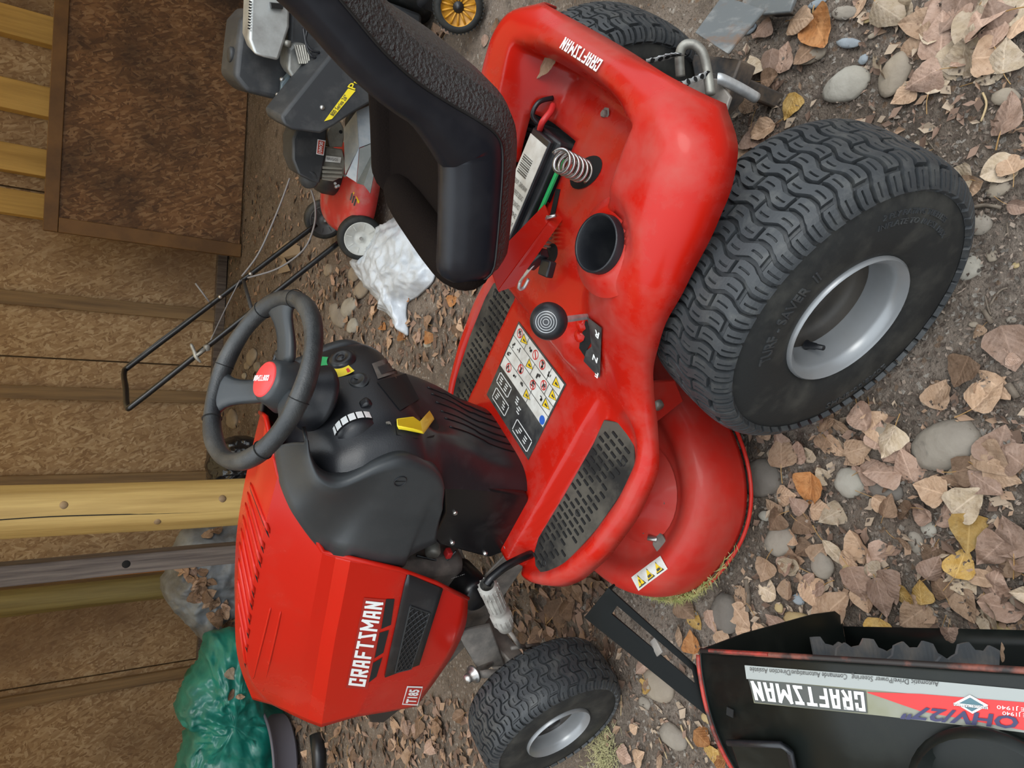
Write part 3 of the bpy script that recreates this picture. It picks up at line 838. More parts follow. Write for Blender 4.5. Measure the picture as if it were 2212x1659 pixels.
# extend the ends
path = [path[0] + (path[0] - path[1]).normalized()*.02] + path
LEATHER = mat('seat_vinyl_textured', (.030, .028, .028), .42, var=(.10, .095, .09), vscale=7, vlo=.5, vhi=.8, vamt=.6, bump=.9, bscale=210)
VINYL = mat('seat_vinyl_smooth', (.006, .007, .011), .33, spec=.4, var=(.02, .021, .025), vscale=10, vlo=.5, vhi=.8, vamt=.6, rvar=.25)
PANEL = mat('seat_panel_brown', (.008, .005, .004), .85, spec=.08, bump=.2, bscale=300)
def seat_surface(prof, t0=0.0):
    rings = []; n = len(path)
    for i, p in enumerate(path):
        a = path[max(i-1, 0)]; b = path[min(i+1, n-1)]
        d = (b - a).normalized(); nn = Vector((-d.z, 0, d.x))       # towards the sitter
        if nn.x < 0 and nn.z < 0: nn = -nn
        nn = Vector((d.z, 0, -d.x)) if Vector((d.z, 0, -d.x)).dot(Vector((.6, 0, .6))) > 0 else Vector((-d.z, 0, d.x))
        # rounding at the ends of the seat
        e0 = i/4.5; e1 = (n - 1 - i)/5.0
        s = math.sqrt(max(0, 1 - (1 - min(1, e0))**2)); s1 = math.sqrt(max(0, 1 - (1 - min(1, e1))**2))
        k = min(s, s1)
        wy = lerp(.80, 1, k); hn = lerp(.0, 1, k); off = (1 - k)*.045
        th = lerp(1.0, .60, sst(.84, .93, p.z))
        rings.append([p + Vector((0, y*wy, 0)) + nn*((h if h < 0 else h*th)*hn + off) for y, h in prof])
    return rings
full = lambda half: [(-y, h) for y, h in half[::-1]] + half
shell = [(0.0, -.046), (.07, -.046), (.13, -.043), (.165, -.034), (.184, -.016), (.192, .0)]
rim_ = [(.192, .0), (.1955, .003), (.1975, .02), (.197, .045), (.190, .066), (.176, .079), (.160, .081), (.146, .072), (.136, .052)]
pan_ = [(0, .028), (.06, .029), (.10, .034), (.125, .043), (.138, .056)]
SEAT_C = empty('seat'); SEAT_C.parent = MOW
mb = MB(); mb.loft(seat_surface([(-y, h) for y, h in shell[:0:-1]] + shell), closed_v=False); mb.build('seat_shell', LEATHER, SEAT_C, smooth=True)
for s in (1, -1):
    mb = MB(); mb.loft(seat_surface([(s*y, h) for y, h in rim_]), closed_v=False); mb.build('side_bolster', VINYL if s > 0 else PANEL, SEAT_C, smooth=True)
    rr = seat_surface([(s*.1945, .0005)]); MB().tube([r[0] for r in rr], .0022, 6).build('seam_piping', BLACKG, SEAT_C, smooth=True)
mb = MB(); mb.loft(seat_surface([(-y, h) for y, h in pan_[:0:-1]] + pan_), closed_v=False); mb.build('sitting_panel', PANEL, SEAT_C, smooth=True)
# front roll closes the gap between shell and panel
fr = []
for y, in [(-.17,), (-.12,), (-.05,), (.05,), (.12,), (.17,)]: fr.append(Vector((.166, y, .765)))
MB().tube([Vector((.163 - .03*(abs(y)/.19)**4, y, .767)) for y in np.linspace(-.182, .182, 21)], [.012 + .028*math.sqrt(max(0, 1 - (abs(y)/.19)**6)) for y in np.linspace(-.182, .182, 21)], 14).build('front_roll', PANEL, SEAT_C, smooth=True)
# red seat bracket: hinged plate from the deck up to the seat
b0, b1 = mp(1190, 472, z=.535), mp(1075, 628, y=.12)
b0b, b1b = b0 + Vector((-.012, -.036, .0)), b1 + Vector((-.02, -.06, 0))
BR = MB().prism([b0, b1, b1b, b0b], (.004, .0, -.006)).build('seat_bracket', RED, MOW, bevel=.0015)
MB().prism([b0, b1, b1 + Vector((-.012, -.004, -.03)), b0 + Vector((-.016, -.002, -.028))], (0, .004, 0)).build('bracket_flange', RED, BR, bevel=.001)
MB().box(Vector((.03, 0, .745)), (.20, .22, .012), Matrix.Rotation(math.radians(18), 3, 'Y')).build('seat_pan', RED, BR, bevel=.002)
MB().tube([b0 + Vector((-.012, .012, .002)), b0 + Vector((.0, .0, .008)), b0 + Vector((.02, -.008, .004))], .0035, 8).build('hinge_pin', STEEL, BR, smooth=True)
A = axis_M(b0 + Vector((.004, -.012, -.004)), (.8, .55, .1))
MB().tube([A @ Vector((.011*math.cos(t), .011*math.sin(t), .055*i/60)) for i in range(61) for t in [i*2*PI*7/60]], .0018, 6).build('hinge_spring', DULLMETAL, BR, smooth=True)

# ---- steering wheel
SWC = Vector((.4946, 0, .9785)); SWA = math.radians(21.15); SWR = .1505
sn = Vector((-math.sin(SWA), 0, math.cos(SWA)))
SM = axis_M(SWC, sn, (math.cos(SWA), 0, math.sin(SWA)))       # local x forward, y left
SWP = MB(); n = 96
rings = []
for i in range(n):
    a = i*2*PI/n
    pad = max(0, 1 - abs(((a - math.radians(0) + PI) % (2*PI)) - PI)/.33) if False else 0
    rr = .0155 + .0009*math.cos(6*a)
    c = Vector((math.cos(a), math.sin(a), 0))
    rings.append([SM @ (c*(SWR + rr*math.cos(b)) + Vector((0, 0, rr*1.05*math.sin(b)))) for b in [k*2*PI/14 for k in range(14)]])
SWP.loft(rings, closed_u=True)
SWO = SWP.build('steering_wheel', mat('steering_rubber', (.016, .018, .020), .42, var=(.045, .046, .045), vscale=16, bump=.12, bscale=350), MOW, smooth=True)
def sw_ang(px, py):
    # angle around the wheel for a pixel on the rim plane
    best = None
    for k in range(720):
        a = k*PI/360; q = SM @ Vector((SWR*math.cos(a), SWR*math.sin(a), 0)); w = MOW_M @ q
        pr = proj(w); d = (pr[0]-px)**2 + (pr[1]-py)**2
        if best is None or d < best[0]: best = (d, a)
    return best[1]
MOW_M = Matrix.Translation((MX, MY, 0)) @ Matrix.Rotation(HD, 4, 'Z')
def proj(w):
    q = np.array(w) - np.array([0, 0, CAM_H]); z = q@F_AX
    u = 829.5 + F_PX*(q@R_AX)/z; v = 1106 + F_PX*(q@D_AX)/z
    return v, 1659 - u
a1 = sw_ang(610, 665); a2 = sw_ang(470, 850)
a3 = (a1 + a2)/2 + PI
spokes = [a1, a2, a3]
for k, a in enumerate(spokes):
    u = Vector((math.cos(a), math.sin(a), 0)); w = Vector((-math.sin(a), math.cos(a), 0))
    secs = []
    for t, hw, z0, th in ((.0, .034, -.040, .018), (.35, .029, -.034, .016), (.6, .028, -.022, .014), (.80, .036, -.006, .014), (.93, .060, -.001, .017), (1.0, .075, 0, .014)):
        c = u*(.03 + (SWR - .03)*t)
        secs.append([SM @ (c + w*(hw*sx) + Vector((0, 0, z0 + th*sz))) for sx, sz in ((-1, -.6), (-.7, .55), (0, .35), (.7, .55), (1, -.6), (0, -1))])
    MB().loft(secs, cap=True).build('spoke', GREYP, SWO, smooth=True, sub=1)
for a in [s + d for s in spokes for d in (-.36, .36)]:
    c = Vector((math.cos(a), math.sin(a), 0))*SWR; t = Vector((-math.sin(a), math.cos(a), 0))
    u = c.normalized()
    MB().tube([SM @ (c + u*(.0166*math.cos(b)) + Vector((0, 0, .0172*math.sin(b)))) for b in [k*2*PI/20 for k in range(20)]], .0009, 5, closed=True).build('grip_seam', HOLE, SWO)
hubz = -.045
MB().lathe([(0, .020), (.034, .019), (.040, .012), (.044, -.006), (.05, -.022), (.044, -.04), (.03, -.06)], 36, SM @ Matrix.Translation((0, 0, hubz + .016))).build('hub', GREYP, SWO, smooth=True)
capM = SM @ Matrix.Translation((0, 0, hubz + .0365))
CAPM = mat('red_cap', (.75, .05, .05), .45)
MB().lathe([(0, .004), (.026, .004), (.0275, .0025), (.030, .0025), (.0325, .001), (.0335, -.004)], 40, capM).build('hub_cap', CAPM, SWO, smooth=True)
vs, fs, w0 = block_word('CRAFTSMAN')
ta = (a1 + a2)/2
# lettering reads along the direction found in the photo (towards lower z of picture): from -y side
d1 = Vector((1, 0, 0))
def capmap(a, b):
    s = .050/w0
    q = Vector(((.006 - b*.0085), 0, 0)) ; t = (a - w0/2)*s
    # reading runs to photo-left / up
    X = Vector((math.cos(CAPA), math.sin(CAPA), 0)); Y = Vector((-math.sin(CAPA), math.cos(CAPA), 0))
    p = X*t + Y*((b - .5)*.0105)
    return capM @ Vector((p.x, p.y, .0062))
# find in-plane direction whose projection points along photo -x
def dirang():
    best = None
    for k in range(360):
        a = k*PI/180; q0 = MOW_M @ (capM @ Vector((0, 0, 0))); q1 = MOW_M @ (capM @ Vector((.03*math.cos(a), .03*math.sin(a), 0)))
        p0, p1 = proj(q0), proj(q1); d = (p1[0]-p0[0], p1[1]-p0[1]); l = math.hypot(*d)
        sc_ = d[0]/l*-1.0 + d[1]/l*.03
        if best is None or sc_ > best[0]: best = (sc_, a)
    return best[1]
CAPA = dirang()
map_geo(vs, fs, capmap).build('cap_lettering', WHITE, SWO)
# column boot
MB().lathe([(.028, .0), (.033, -.02), (.05, -.045), (.062, -.06), (.066, -.068), (.060, -.075)], 36, SM @ Matrix.Translation((0, 0, -.05))).build('column_boot', BLACKP, MOW, smooth=True)

# ---- dash console
prof0 = [(.655, .905), (.62, .905), (.575, .885), (.545, .862), (.515, .822), (.497, .785), (.489, .752), (.492, .728), (.505, .705), (.530, .680), (.548, .655), (.552, .632), (.556, .60), (.572, .55), (.595, .50), (.615, .45), (.628, .41), (.632, .395)]
prof1 = [(.665, .885), (.635, .890), (.61, .880), (.580, .858), (.560, .822), (.548, .790), (.540, .760), (.540, .735), (.548, .712), (.566, .690), (.588, .668), (.606, .645), (.616, .61), (.63, .56), (.645, .505), (.655, .45), (.662, .41), (.665, .395)]
HW = [(0, .085), (1, .10), (2, .125), (3, .155), (4, .172), (8, .185), (11, .180), (13, .165), (15, .150), (17, .140)]
P0 = cr([Vector((x, 0, z)) for x, z in prof0], 4); P1 = cr([Vector((x, 0, z)) for x, z in prof1], 4)
ncol = 60; rows = []
for i, (p, q) in enumerate(zip(P0, P1)):
    hw = interp(i/4, HW); row = []
    for j in range(ncol + 1):
        c = -1 + 2*j/ncol; y = hw*c
        t = abs(c)**5
        s = p.lerp(q, t)
        # storage pocket on the right and middle
        m_ = (1 - sst(.0, .012, abs(y + .045) - .085))*sst(7.2, 7.8, i/4)*(1 - sst(10.2, 10.9, i/4))
        s = s + Vector((.0, 0, 0))*m_
        # rounded ridge around the pocket (left shoulder bulge)
        m2 = math.exp(-((y - .105)/.035)**2)*math.exp(-((i/4 - 10.0)/2.6)**2)
        s = s + Vector((-.020, 0, .006))*m2
        row.append(Vector((s.x, y, s.z)))
    rows.append(row)
DASH = MB().loft(rows, closed_v=False).build('dash_console', BLACKP, MOW, smooth=True, label='dusty black plastic dash console')
def on_dash(px, py):
    """point of the console surface that is seen at a pixel"""
    best = None
    for r in rows:
        for q in r:
            w = MOW_M @ q; a = proj(w); d = (a[0]-px)**2 + (a[1]-py)**2
            dist = (w - Vector((0, 0, CAM_H))).length
            k = d + dist*30
            if best is None or k < best[0]: best = (k, q)
    return best[1].copy()
dn = Vector((-.82, 0, .57)).normalized()      # panel normal
# side panels (grey-black plastic) and the lower leg covers
for s in (1, -1):
    RG = [(665, 950, .13), (672, 995, .152), (695, 1039, .176), (740, 1050, .186), (821, 1013, .188), (881, 998, .188), (933, 1017, .188), (959, 1047, .188), (957, 1084, .188)]
    ED = [(596, 965, .072), (600, 1015, .086), (612, 1065, .112), (638, 1118, .138), (695, 1188, .152), (757, 1204, .185), (862, 1226, .197), (886, 1200, .192), (942, 1172, .188)]
    RA = cr([mp(a, b, y=c) for a, b, c in RG], 5); EA = cr([mp(a, b, y=c) for a, b, c in ED], 5)
    rws = []
    for t in (-.10, -.04, 0, .06, .15, .3, .5, .7, .85, 1.0, 1.06):
        row = []
        for a, b in zip(RA, EA):
            p = a.lerp(b, max(0, min(1, t)))
            if t < 0: p = p + Vector((-.004, .30*t, .02*t))
            elif t < .15: p = p + Vector((0, .004*(t/.15), 0))
            else: p = p + Vector((0, .004 - .006*math.sin(PI*(t - .15)), 0))
            if t > 1: p = p + Vector((.004, -.02, 0))
            row.append(Vector((p.x, s*p.y, p.z)))
        rws.append(row)
    SP = MB().loft(rws, closed_v=False).build('dash_side_panel', GREYP, MOW, smooth=True, solid=.006, sol_off=-1 if s > 0 else -1)
    q = Vector((.590 if s > 0 else .59, s*.1865, .738)); q = mp(865, 1040, y=.192) if s > 0 else q + Vector((0, s*.005, 0))
    M_ = axis_M(q, (0, s, 0))
    MB().tube([M_ @ Vector((.0115*math.cos(t*2*PI/24), .0115*math.sin(t*2*PI/24), 0)) for t in range(24)], .0009, 6, closed=True).build('panel_plug', BLACKP, SP)
    MB().box(q, (.001, .0012, .020)).build('panel_plug', HOLE, SP)
    P = [(.60, .640), (.70, .600), (.775, .600), (.80, .575), (.865, .420), (.85, .385), (.69, .385), (.66, .41), (.64, .50), (.615, .58)]
    LC = MB().prism([Vector((x, s*.13, z)) for x, z in P], (0, s*.028, 0)).build('leg_cover', BLACKG, MOW, bevel=.006)
    for x, z in ((.795, .545), (.845, .44), (.70, .575)):
        MB().lathe([(0, .005), (.004, .005), (.0055, .003), (.006, 0)], 6, axis_M((x, s*.158, z), (0, s, 0))).build('screw', STEEL, LC)
# ribs on the rear face below the pocket
for j in range(6):
    y = -.075 + j*.026
    pts = []
    for i in range(48, 66):
        r = rows[i]; q = min(r, key=lambda v: abs(v.y - y)); pts.append(q + Vector((-.001, 0, .0)))
    MB().tube(pts, .0018, 6).build('console_rib', BLACKG, DASH, smooth=True)
# key switch, choke knob, hour meter cover
q = on_dash(770, 822)
KS = MB().lathe([(0, .003), (.012, .003), (.0135, .005), (.0155, .005), (.017, .001), (.022, -.001)], 30, axis_M(q, dn)).build('key_switch', GREYP, DASH, smooth=True)
MB().box(q + dn*.0035, (.0015, .002, .012), Matrix.Rotation(.5, 3, 'X')).build('key_slot', HOLE, DASH)
q = on_dash(733, 778)
M_ = axis_M(q + dn*.004, dn)
MB().lathe([(0, .004), (.006, .004), (.007, .002), (.010, .002), (.011, .004), (.022, .003), (.025, -.001), (.028, -.006)], 34, M_).build('choke_knob', BLACKP, DASH, smooth=True)
# yellow / green choke label ring sector
lab = MB(); lab.open = True
c0 = q + dn*.0012; U = Vector((0, 1, 0)); V = dn.cross(U).normalized()
if V.z < 0: V = -V
def sector(a0, a1, r0, r1, m, name, up=.0):
    n = 14; mb = MB(); mb.open = True
    P = []
    for k in range(n + 1):
        a = a0 + (a1 - a0)*k/n; d = U*math.cos(a) + V*math.sin(a)
        P += [c0 + d*r0 + dn*(.0025 + up), c0 + d*r1 + dn*(.0025 + up)]
    mb.add(P, [(2*k, 2*k+1, 2*k+3, 2*k+2) for k in range(n)])
    return mb.build(name, m, DASH)
sector(math.radians(-15), math.radians(55), .029, .052, YELLOWP, 'choke_label')
sector(math.radians(55), math.radians(130), .029, .044, GREENPRINT, 'choke_label')
sector(math.radians(-8), math.radians(0), .036, .048, REDPRINT, 'choke_label', .0006)
sector(math.radians(30), math.radians(48), .044, .049, DARKPRINT, 'choke_label', .0006)
# throttle quadrant: half drum with a white scale and a slotted lever
q = mp(772, 935, y=.085)
A = axis_M(q, (0, 1, 0), (-.55, 0, .83))
mb = MB(); N_ = 26
def arcp(k, r, y): 
    a = -PI*.42 + PI*.84*k/N_
    return A @ Vector((r*math.cos(a), r*math.sin(a), y))
mb.loft([[arcp(k, .044, -.006) for k in range(N_+1)], [arcp(k, .046, 0) for k in range(N_+1)], [arcp(k, .044, .022) for k in range(N_+1)], [arcp(k, .028, .034) for k in range(N_+1)], [arcp(k, .004, .036) for k in range(N_+1)]], closed_v=False)
TQ = mb.build('throttle_drum', BLACKP, DASH, smooth=True)
def scale(k0, k1, y0, y1, r, m, nm):
    ks = np.linspace(k0, k1, 8); mb = MB(); mb.open = True
    mb.loft([[arcp(k, r, y0) for k in ks], [arcp(k, r, y1) for k in ks]], closed_v=False); return mb.build(nm, m, DASH)
for i in range(8):
    scale(1 + i*3.05, 1 + i*3.05 + 2.5, -.005, .012, .0476, WHITE, 'throttle_scale')
scale(.5, 26, -.0075, .0135, .0468, HOLE, 'throttle_slot')
lv = mp(797, 878, y=.055); lb = mp(783, 908, y=.07)
MB().tube([lb, lb.lerp(lv, .6) + Vector((0, 0, .004)), lv], .0045, 8).build('throttle_lever', BLACKP, DASH, smooth=True)
TP = MB().box(lv, (.020, .020, .036), Matrix.Rotation(math.radians(-35), 3, 'Y')).build('throttle_paddle', BLACKP, DASH, bevel=.005)
DTREE = BVHTree.FromPolygons([Vector(v) for r in rows for v in r], [(i*(ncol+1)+j, i*(ncol+1)+j+1, (i+1)*(ncol+1)+j+1, (i+1)*(ncol+1)+j) for i in range(len(rows)-1) for j in range(ncol)])
def dhit(px, py, lift=0.0):
    d = pray(px, py); D = Vector((d@FWV, d@LFV, d[2])).normalized()
    p, n, i, dd = DTREE.ray_cast(CAM_M, D)
    if p is None: p, n, i, dd = DTREE.find_nearest(CAM_M + D*1.15)
    if n.dot(D) > 0: n = -n
    return p + n*lift
def dpatch(name, poly, m, lift, thick=0.0, bevel=0.0, n=7):
    mb = MB()
    if len(poly) == 4 and not thick:
        (a, b, c, d) = poly; mb.open = True
        mb.loft([[dhit(lerp(lerp(a[0], b[0], i/n), lerp(d[0], c[0], i/n), j/n), lerp(lerp(a[1], b[1], i/n), lerp(d[1], c[1], i/n), j/n), lift) for j in range(n+1)] for i in range(n+1)], closed_v=False)
        return mb.build(name, m, DASH, smooth=True)
    P = [dhit(*p, lift) for p in poly]
    if thick: mb.prism(P, dn*thick)
    else:
        mb.open = True; c = sum(P, Vector())/len(P); mb.add(P + [c], [(k, (k+1) % len(P), len(P)) for k in range(len(P))])
    return mb.build(name, m, DASH, bevel=bevel)
dpatch('blade_slot', [(852, 912), (895, 905), (940, 905), (948, 925), (935, 945), (900, 948), (856, 940)], HOLE, .002)
dpatch('blade_lever', [(857, 917), (890, 912), (901, 921), (926, 901), (935, 916), (907, 942), (890, 936), (858, 933)], YELLOWP, .010, .010, .002)
dpatch('storage_pocket', [(814, 826), (876, 808), (905, 863), (864, 888)], HOLE, .002)
DUST = mat('dusty_plastic', (.10, .092, .080), .75, var=(.17, .155, .135), vscale=30)
dpatch('tray_plate', [(803, 787), (856, 767), (874, 800), (816, 820)], DUST, .0018)
dpatch('tray_plate', [(815, 795), (848, 782), (857, 798), (823, 811)], GREYP, .0030)
# ---- hood
def tree_of(mb): return BVHTree.FromPolygons([Vector(v) for v in mb.v], mb.f)
def hood_row(l): return cr([v if isinstance(v, Vector) else (mp(v[0], v[1], y=v[2]) if len(v) == 3 else Vector((v[0], v[1], v[2]))) for v in l], 8)
V_ = Vector
HR = [
 [V_((.585, 0, .950)), V_((.80, 0, .932)), V_((1.06, 0, .916)), V_((1.33, 0, .868)), (545, 1511, 0.0)],
 [(601, 1022, .085), V_((.86, .088, .925)), V_((1.06, .086, .906)), V_((1.30, .080, .858)), (588, 1523, .055)],
 [(697, 1190, .155), (676, 1308, .152), (664, 1370, .148), (651, 1440, .140), (632, 1545, .115)],
 [(726, 1198, .166), (706, 1312, .163), (694, 1376, .160), (682, 1448, .153), (664, 1560, .138)],
 [(758, 1206, .190), (737, 1316, .189), (724, 1380, .187), (712, 1452, .182), (694, 1571, .165)],
 [(860, 1229, .203), (845, 1325, .206), (833, 1392, .205), (815, 1460, .198), (768, 1549, .182)],
 [(940, 1258, .206), (926, 1340, .209), (912, 1405, .206), (886, 1470, .198), (842, 1537, .183)],
 [(1011, 1293, .203), (1006, 1350, .205), (982, 1408, .202), (944, 1466, .195), (900, 1526, .180)],
]
HRr = [hood_row(r) for r in HR]
def fill_rows(A, B, n): return [[a.lerp(b, k/n) for a, b in zip(A, B)] for k in range(n)]
half = []
for i in range(len(HRr) - 1): half += fill_rows(HRr[i], HRr[i+1], 4 if i else 6)
half.append(HRr[-1])
mir = [[Vector((p.x, -p.y, p.z)) for p in r] for r in half[:0:-1]]
HM = MB(); HM.loft(mir + half, closed_v=False); HM.open = False
HOOD = HM.build('hood', RED, MOW, smooth=True, solid=.005, sol_off=-1, label='glossy red hood with white lettering')
HT = tree_of(HM)
HOOD.data.set_sharp_from_angle(angle=math.radians(7))
for pts in ([(585, 1312), (571, 1370), (557, 1425), (547, 1466)], [(607, 1320), (594, 1380), (580, 1440), (568, 1494)]):
    MB().tube(cr([hit(HT, *p, .0)[0] for p in pts], 6), [.0005] + [.0024]*17 + [.0005], 8).build('hood_ridge', RED, HOOD, smooth=True)
def hquad(name, poly, m, lift, thick=0.0, parent=HOOD, n=6, bevel=0.0):
    """four-cornered patch that follows the hood"""
    (a, b, c, d) = poly; mb = MB(); mb.open = True; rows_ = []
    for i in range(n + 1):
        u = i/n; row = []
        for j in range(n + 1):
            v = j/n
            x = lerp(lerp(a[0], b[0], u), lerp(d[0], c[0], u), v); y = lerp(lerp(a[1], b[1], u), lerp(d[1], c[1], u), v)
            row.append(hit(HT, x, y, lift)[0])
        rows_.append(row)
    mb.loft(rows_, closed_v=False)
    return mb.build(name, m, parent, smooth=True, solid=thick, sol_off=0)
# lettering C R A F T S M A N
PLQ = mat('lettering_plaque', (.35, .02, .015), .4)
ta, tb, tc_, td = (788, 1482), (828, 1300), (790, 1296), (752, 1478)     # bottom-start, bottom-end, top-end, top-start
hquad('lettering_plaque', [(794, 1488), (833, 1294), (786, 1290), (747, 1485)], PLQ, .0012)
vs, fs, w0 = block_word('CRAFTSMAN')
def hm(a, b):
    u = a/w0
    x = lerp(lerp(ta[0], tb[0], u), lerp(td[0], tc_[0], u), b); y = lerp(lerp(ta[1], tb[1], u), lerp(td[1], tc_[1], u), b)
    return hit(HT, x, y, .0022)[0]
map_geo(vs, fs, hm).build('hood_lettering', WHITE, HOOD, label='white block letters along the hood side')
# three side openings
for q in ([(834, 1293), (852, 1293), (844, 1349), (823, 1358)], [(820, 1366), (840, 1360), (828, 1409), (809, 1421)], [(806, 1431), (826, 1419), (813, 1461), (796, 1474)]):
    hquad('side_opening', q, HOLE, .0012)
# black side grille with diamond mesh
GRP = hquad('side_grille', [(878, 1234), (954, 1268), (904, 1431), (830, 1458)], BLACKP, .004, .006, n=8)
hquad('grille_opening', [(884, 1303), (926, 1318), (886, 1438), (852, 1446)], HOLE, .0078, n=5)
ga, gb, gc, gd = (884, 1303), (926, 1318), (886, 1438), (852, 1446)
def gpt(u, v):
    x = lerp(lerp(ga[0], gb[0], u), lerp(gd[0], gc[0], u), v); y = lerp(lerp(ga[1], gb[1], u), lerp(gd[1], gc[1], u), v)
    return hit(HT, x, y, .0085)[0]
for k in range(-4, 10):
    for sgn in (1, -1):
        seg = [(k/9 + sgn*t*.45 if True else 0, t) for t in np.linspace(0, 1, 9)]
        # u across, v along: bars slant across the opening
        L = [(u, v) for t in np.linspace(0, 1, 13) for v in [k/9 + t*.42 if sgn > 0 else k/9 + .42 - t*.42] for u in [t] if 0 <= v <= 1]
        if len(L) > 2: MB().tube([gpt(*p) for p in L], .0016, 5).build('mesh_bar', BLACKP, GRP)
for a, b in ((ga, gb), (gb, gc), (gc, gd), (gd, ga)):
    MB().tube([hit(HT, lerp(a[0], b[0], t), lerp(a[1], b[1], t), .008)[0] for t in np.linspace(0, 1, 6)], .0022, 6).build('mesh_frame', GREYP, GRP)
# model badge
hquad('model_badge', [(913, 1482), (902, 1523), (868, 1521), (879, 1481)], WHITE, .0015, n=3)
hquad('model_badge', [(911, 1485), (900.5, 1520), (870, 1518.5), (880.5, 1484)], mat('badge_red', (.45, .02, .015), .4), .0022, n=3)
vs, fs = text_geo('T185', .035); x0 = min(v[0] for v in vs); w1 = max(v[0] for v in vs) - x0
def bm2(a, b):
    # starts at photo bottom, reads upward
    u = (a - x0)/w1*.86 + .07; v = b/.7*.66 + .17
    A_, B_, C_, D_ = (900.5, 1520), (911, 1485), (880.5, 1484), (870, 1518.5)
    x = lerp(lerp(A_[0], B_[0], u), lerp(D_[0], C_[0], u), v); y = lerp(lerp(A_[1], B_[1], u), lerp(D_[1], C_[1], u), v)
    return hit(HT, x, y, .003)[0]
map_geo(vs, fs, bm2).build('badge_lettering', WHITE, HOOD)
# louvres on top
ends = [((583, 1152), (541, 1042)), ((571, 1186), (535, 1062)), ((565, 1218), (530, 1085)), ((558, 1250), (525, 1112)), ((550, 1284), (521, 1140)), ((546, 1310), (518, 1170)), ((541, 1342), (516, 1205)), ((538, 1372), (515, 1250)), ((535, 1402), (516, 1300)), ((532, 1436), (520, 1352))]
for (a, b) in ends:
    pts = [hit(HT, lerp(a[0], b[0], t), lerp(a[1], b[1], t), .0005)[0] for t in np.linspace(0, 1, 12)]
    MB().tube(pts, [.0005] + [.0042]*10 + [.0005], 8).build('hood_louvre', RED, HOOD, smooth=True)
    MB().tube([p + Vector((.012, 0, -.0012)) for p in pts], [.0003] + [.0016]*10 + [.0003], 6).build('louvre_gap', HOLE, HOOD)
# rolled rear edge and black nose under the front
re_ = [HRr[i][0] for i in range(8)]
MB().tube([Vector((p.x, -p.y, p.z)) for p in re_[:0:-1]] + re_, .005, 8).build('hood_rear_edge', RED, HOOD, smooth=True)
NOSE = MB()
fe = [HRr[i][-1] for i in range(8)]
ring = [Vector((p.x, -p.y, p.z)) for p in fe[:0:-1]] + fe
NOSE.loft([[p*1.0 + Vector((-.03, 0, -.012)) for p in ring], [Vector((p.x + .004, p.y*.93, p.z - .016)) for p in ring], [Vector((p.x - .02, p.y*.85, p.z - .04)) for p in ring], [Vector((1.40, p.y*.5, lerp(p.z, .6, .5))) for p in ring]], closed_v=False)
NOSE.build('front_nose', BLACKP, HOOD, smooth=True)
q0, q1 = mp(795, 1545, y=.12), mp(855, 1560, y=.12)
MB().prism([mp(790, 1540, y=.14), mp(870, 1530, y=.15), mp(830, 1562, y=.12), mp(800, 1562, y=.12)], (-.04, -.06, 0)).build('front_bumper', BLACKP, MOW, bevel=.006)

# ---- engine bits, frame, front axle under the hood
MB().box((1.12, 0, .56), (.42, .27, .24)).build('engine_block', FRAMEM, MOW, bevel=.03)
MB().lathe([(0, .07), (.034, .07), (.041, .062), (.044, .05), (.044, -.03), (.036, -.04)], 28, axis_M(mp(1000, 1255, y=.125), mp(1028, 1285, y=.18) - mp(1000, 1255, y=.125))).build('oil_filter', BLACKG, MOW, smooth=True)
of = bpy.data.objects['oil_filter']
q = mp(990, 1248, y=.175); text_on('filter_print', '751-12690', q, mp(978, 1252, y=.17) - mp(1002, 1244, y=.17), mp(990, 1240, y=.19) - mp(990, 1256, y=.17), WHITE, of, width=.032, lift=.003)
MB().lathe([(0, .006), (.014, .006), (.018, .0), (.018, -.02)], 14, axis_M(mp(935, 1195, y=.12), (.2, 1, .2))).build('engine_linkage', DULLMETAL, MOW, smooth=True)
MB().box(mp(968, 1195, y=.11), (.02, .02, .014)).build('red_clip', REDPRINT, MOW, bevel=.003)
MB().tube([mp(900, 1200, y=.11), mp(960, 1215, y=.11), mp(985, 1190, y=.12)], .003, 6).build('control_cable', BLACKP, MOW, smooth=True)
for s in (1, -1):
    FR = MB().prism([Vector(p) for p in ((-.05, s*.13, .34), (.85, s*.13, .34), (1.0, s*.135, .40), (1.22, s*.135, .44), (1.34, s*.135, .42), (1.34, s*.135, .35), (1.2, s*.135, .30), (.9, s*.13, .27), (-.05, s*.13, .27))], (0, s*.006, 0)).build('frame_rail', FRAMEM, MOW, bevel=.002)
    for x, z in ((.80, .32), (.86, .325), (1.02, .375), (1.05, .345), (1.10, .40), (.93, .33)):
        MB().lathe([(0, .008), (.007, .008), (.008, .006), (.008, 0), (.012, 0)], 6, axis_M((x, s*.136, z), (0, s, 0))).build('frame_bolt', STEEL, FR)
# front axle: pressed beam, spindle, hub washers
AX = MB().prism([Vector(p) for p in ((1.19, -.30, .23), (1.19, -.14, .30), (1.19, .14, .30), (1.19, .30, .23), (1.19, .30, .185), (1.19, .12, .24), (1.19, -.12, .24), (1.19, -.30, .185))], (.07, 0, 0)).build('front_axle', FRAMEM, MOW, bevel=.004)
P = [mp(988, 1368, y=.20), mp(1060, 1352, y=.20), mp(1092, 1440, y=.24), mp(1030, 1445, y=.24), mp(1005, 1400, y=.21)]
MB().prism(P, (0, -.012, -.004)).build('axle_bracket', FRAMEM, AX, bevel=.004)
pc = mp(1024, 1456, y=.25)
M_ = axis_M(pc, (.05, .35, 1))
MB().lathe([(0, .030), (.010, .029), (.0125, .022), (.0125, .012), (.0145, .012), (.0145, .006), (.022, .005), (.023, 0), (.010, -.002), (.010, -.06)], 24, M_).build('king_pin', STEEL, AX, smooth=True)
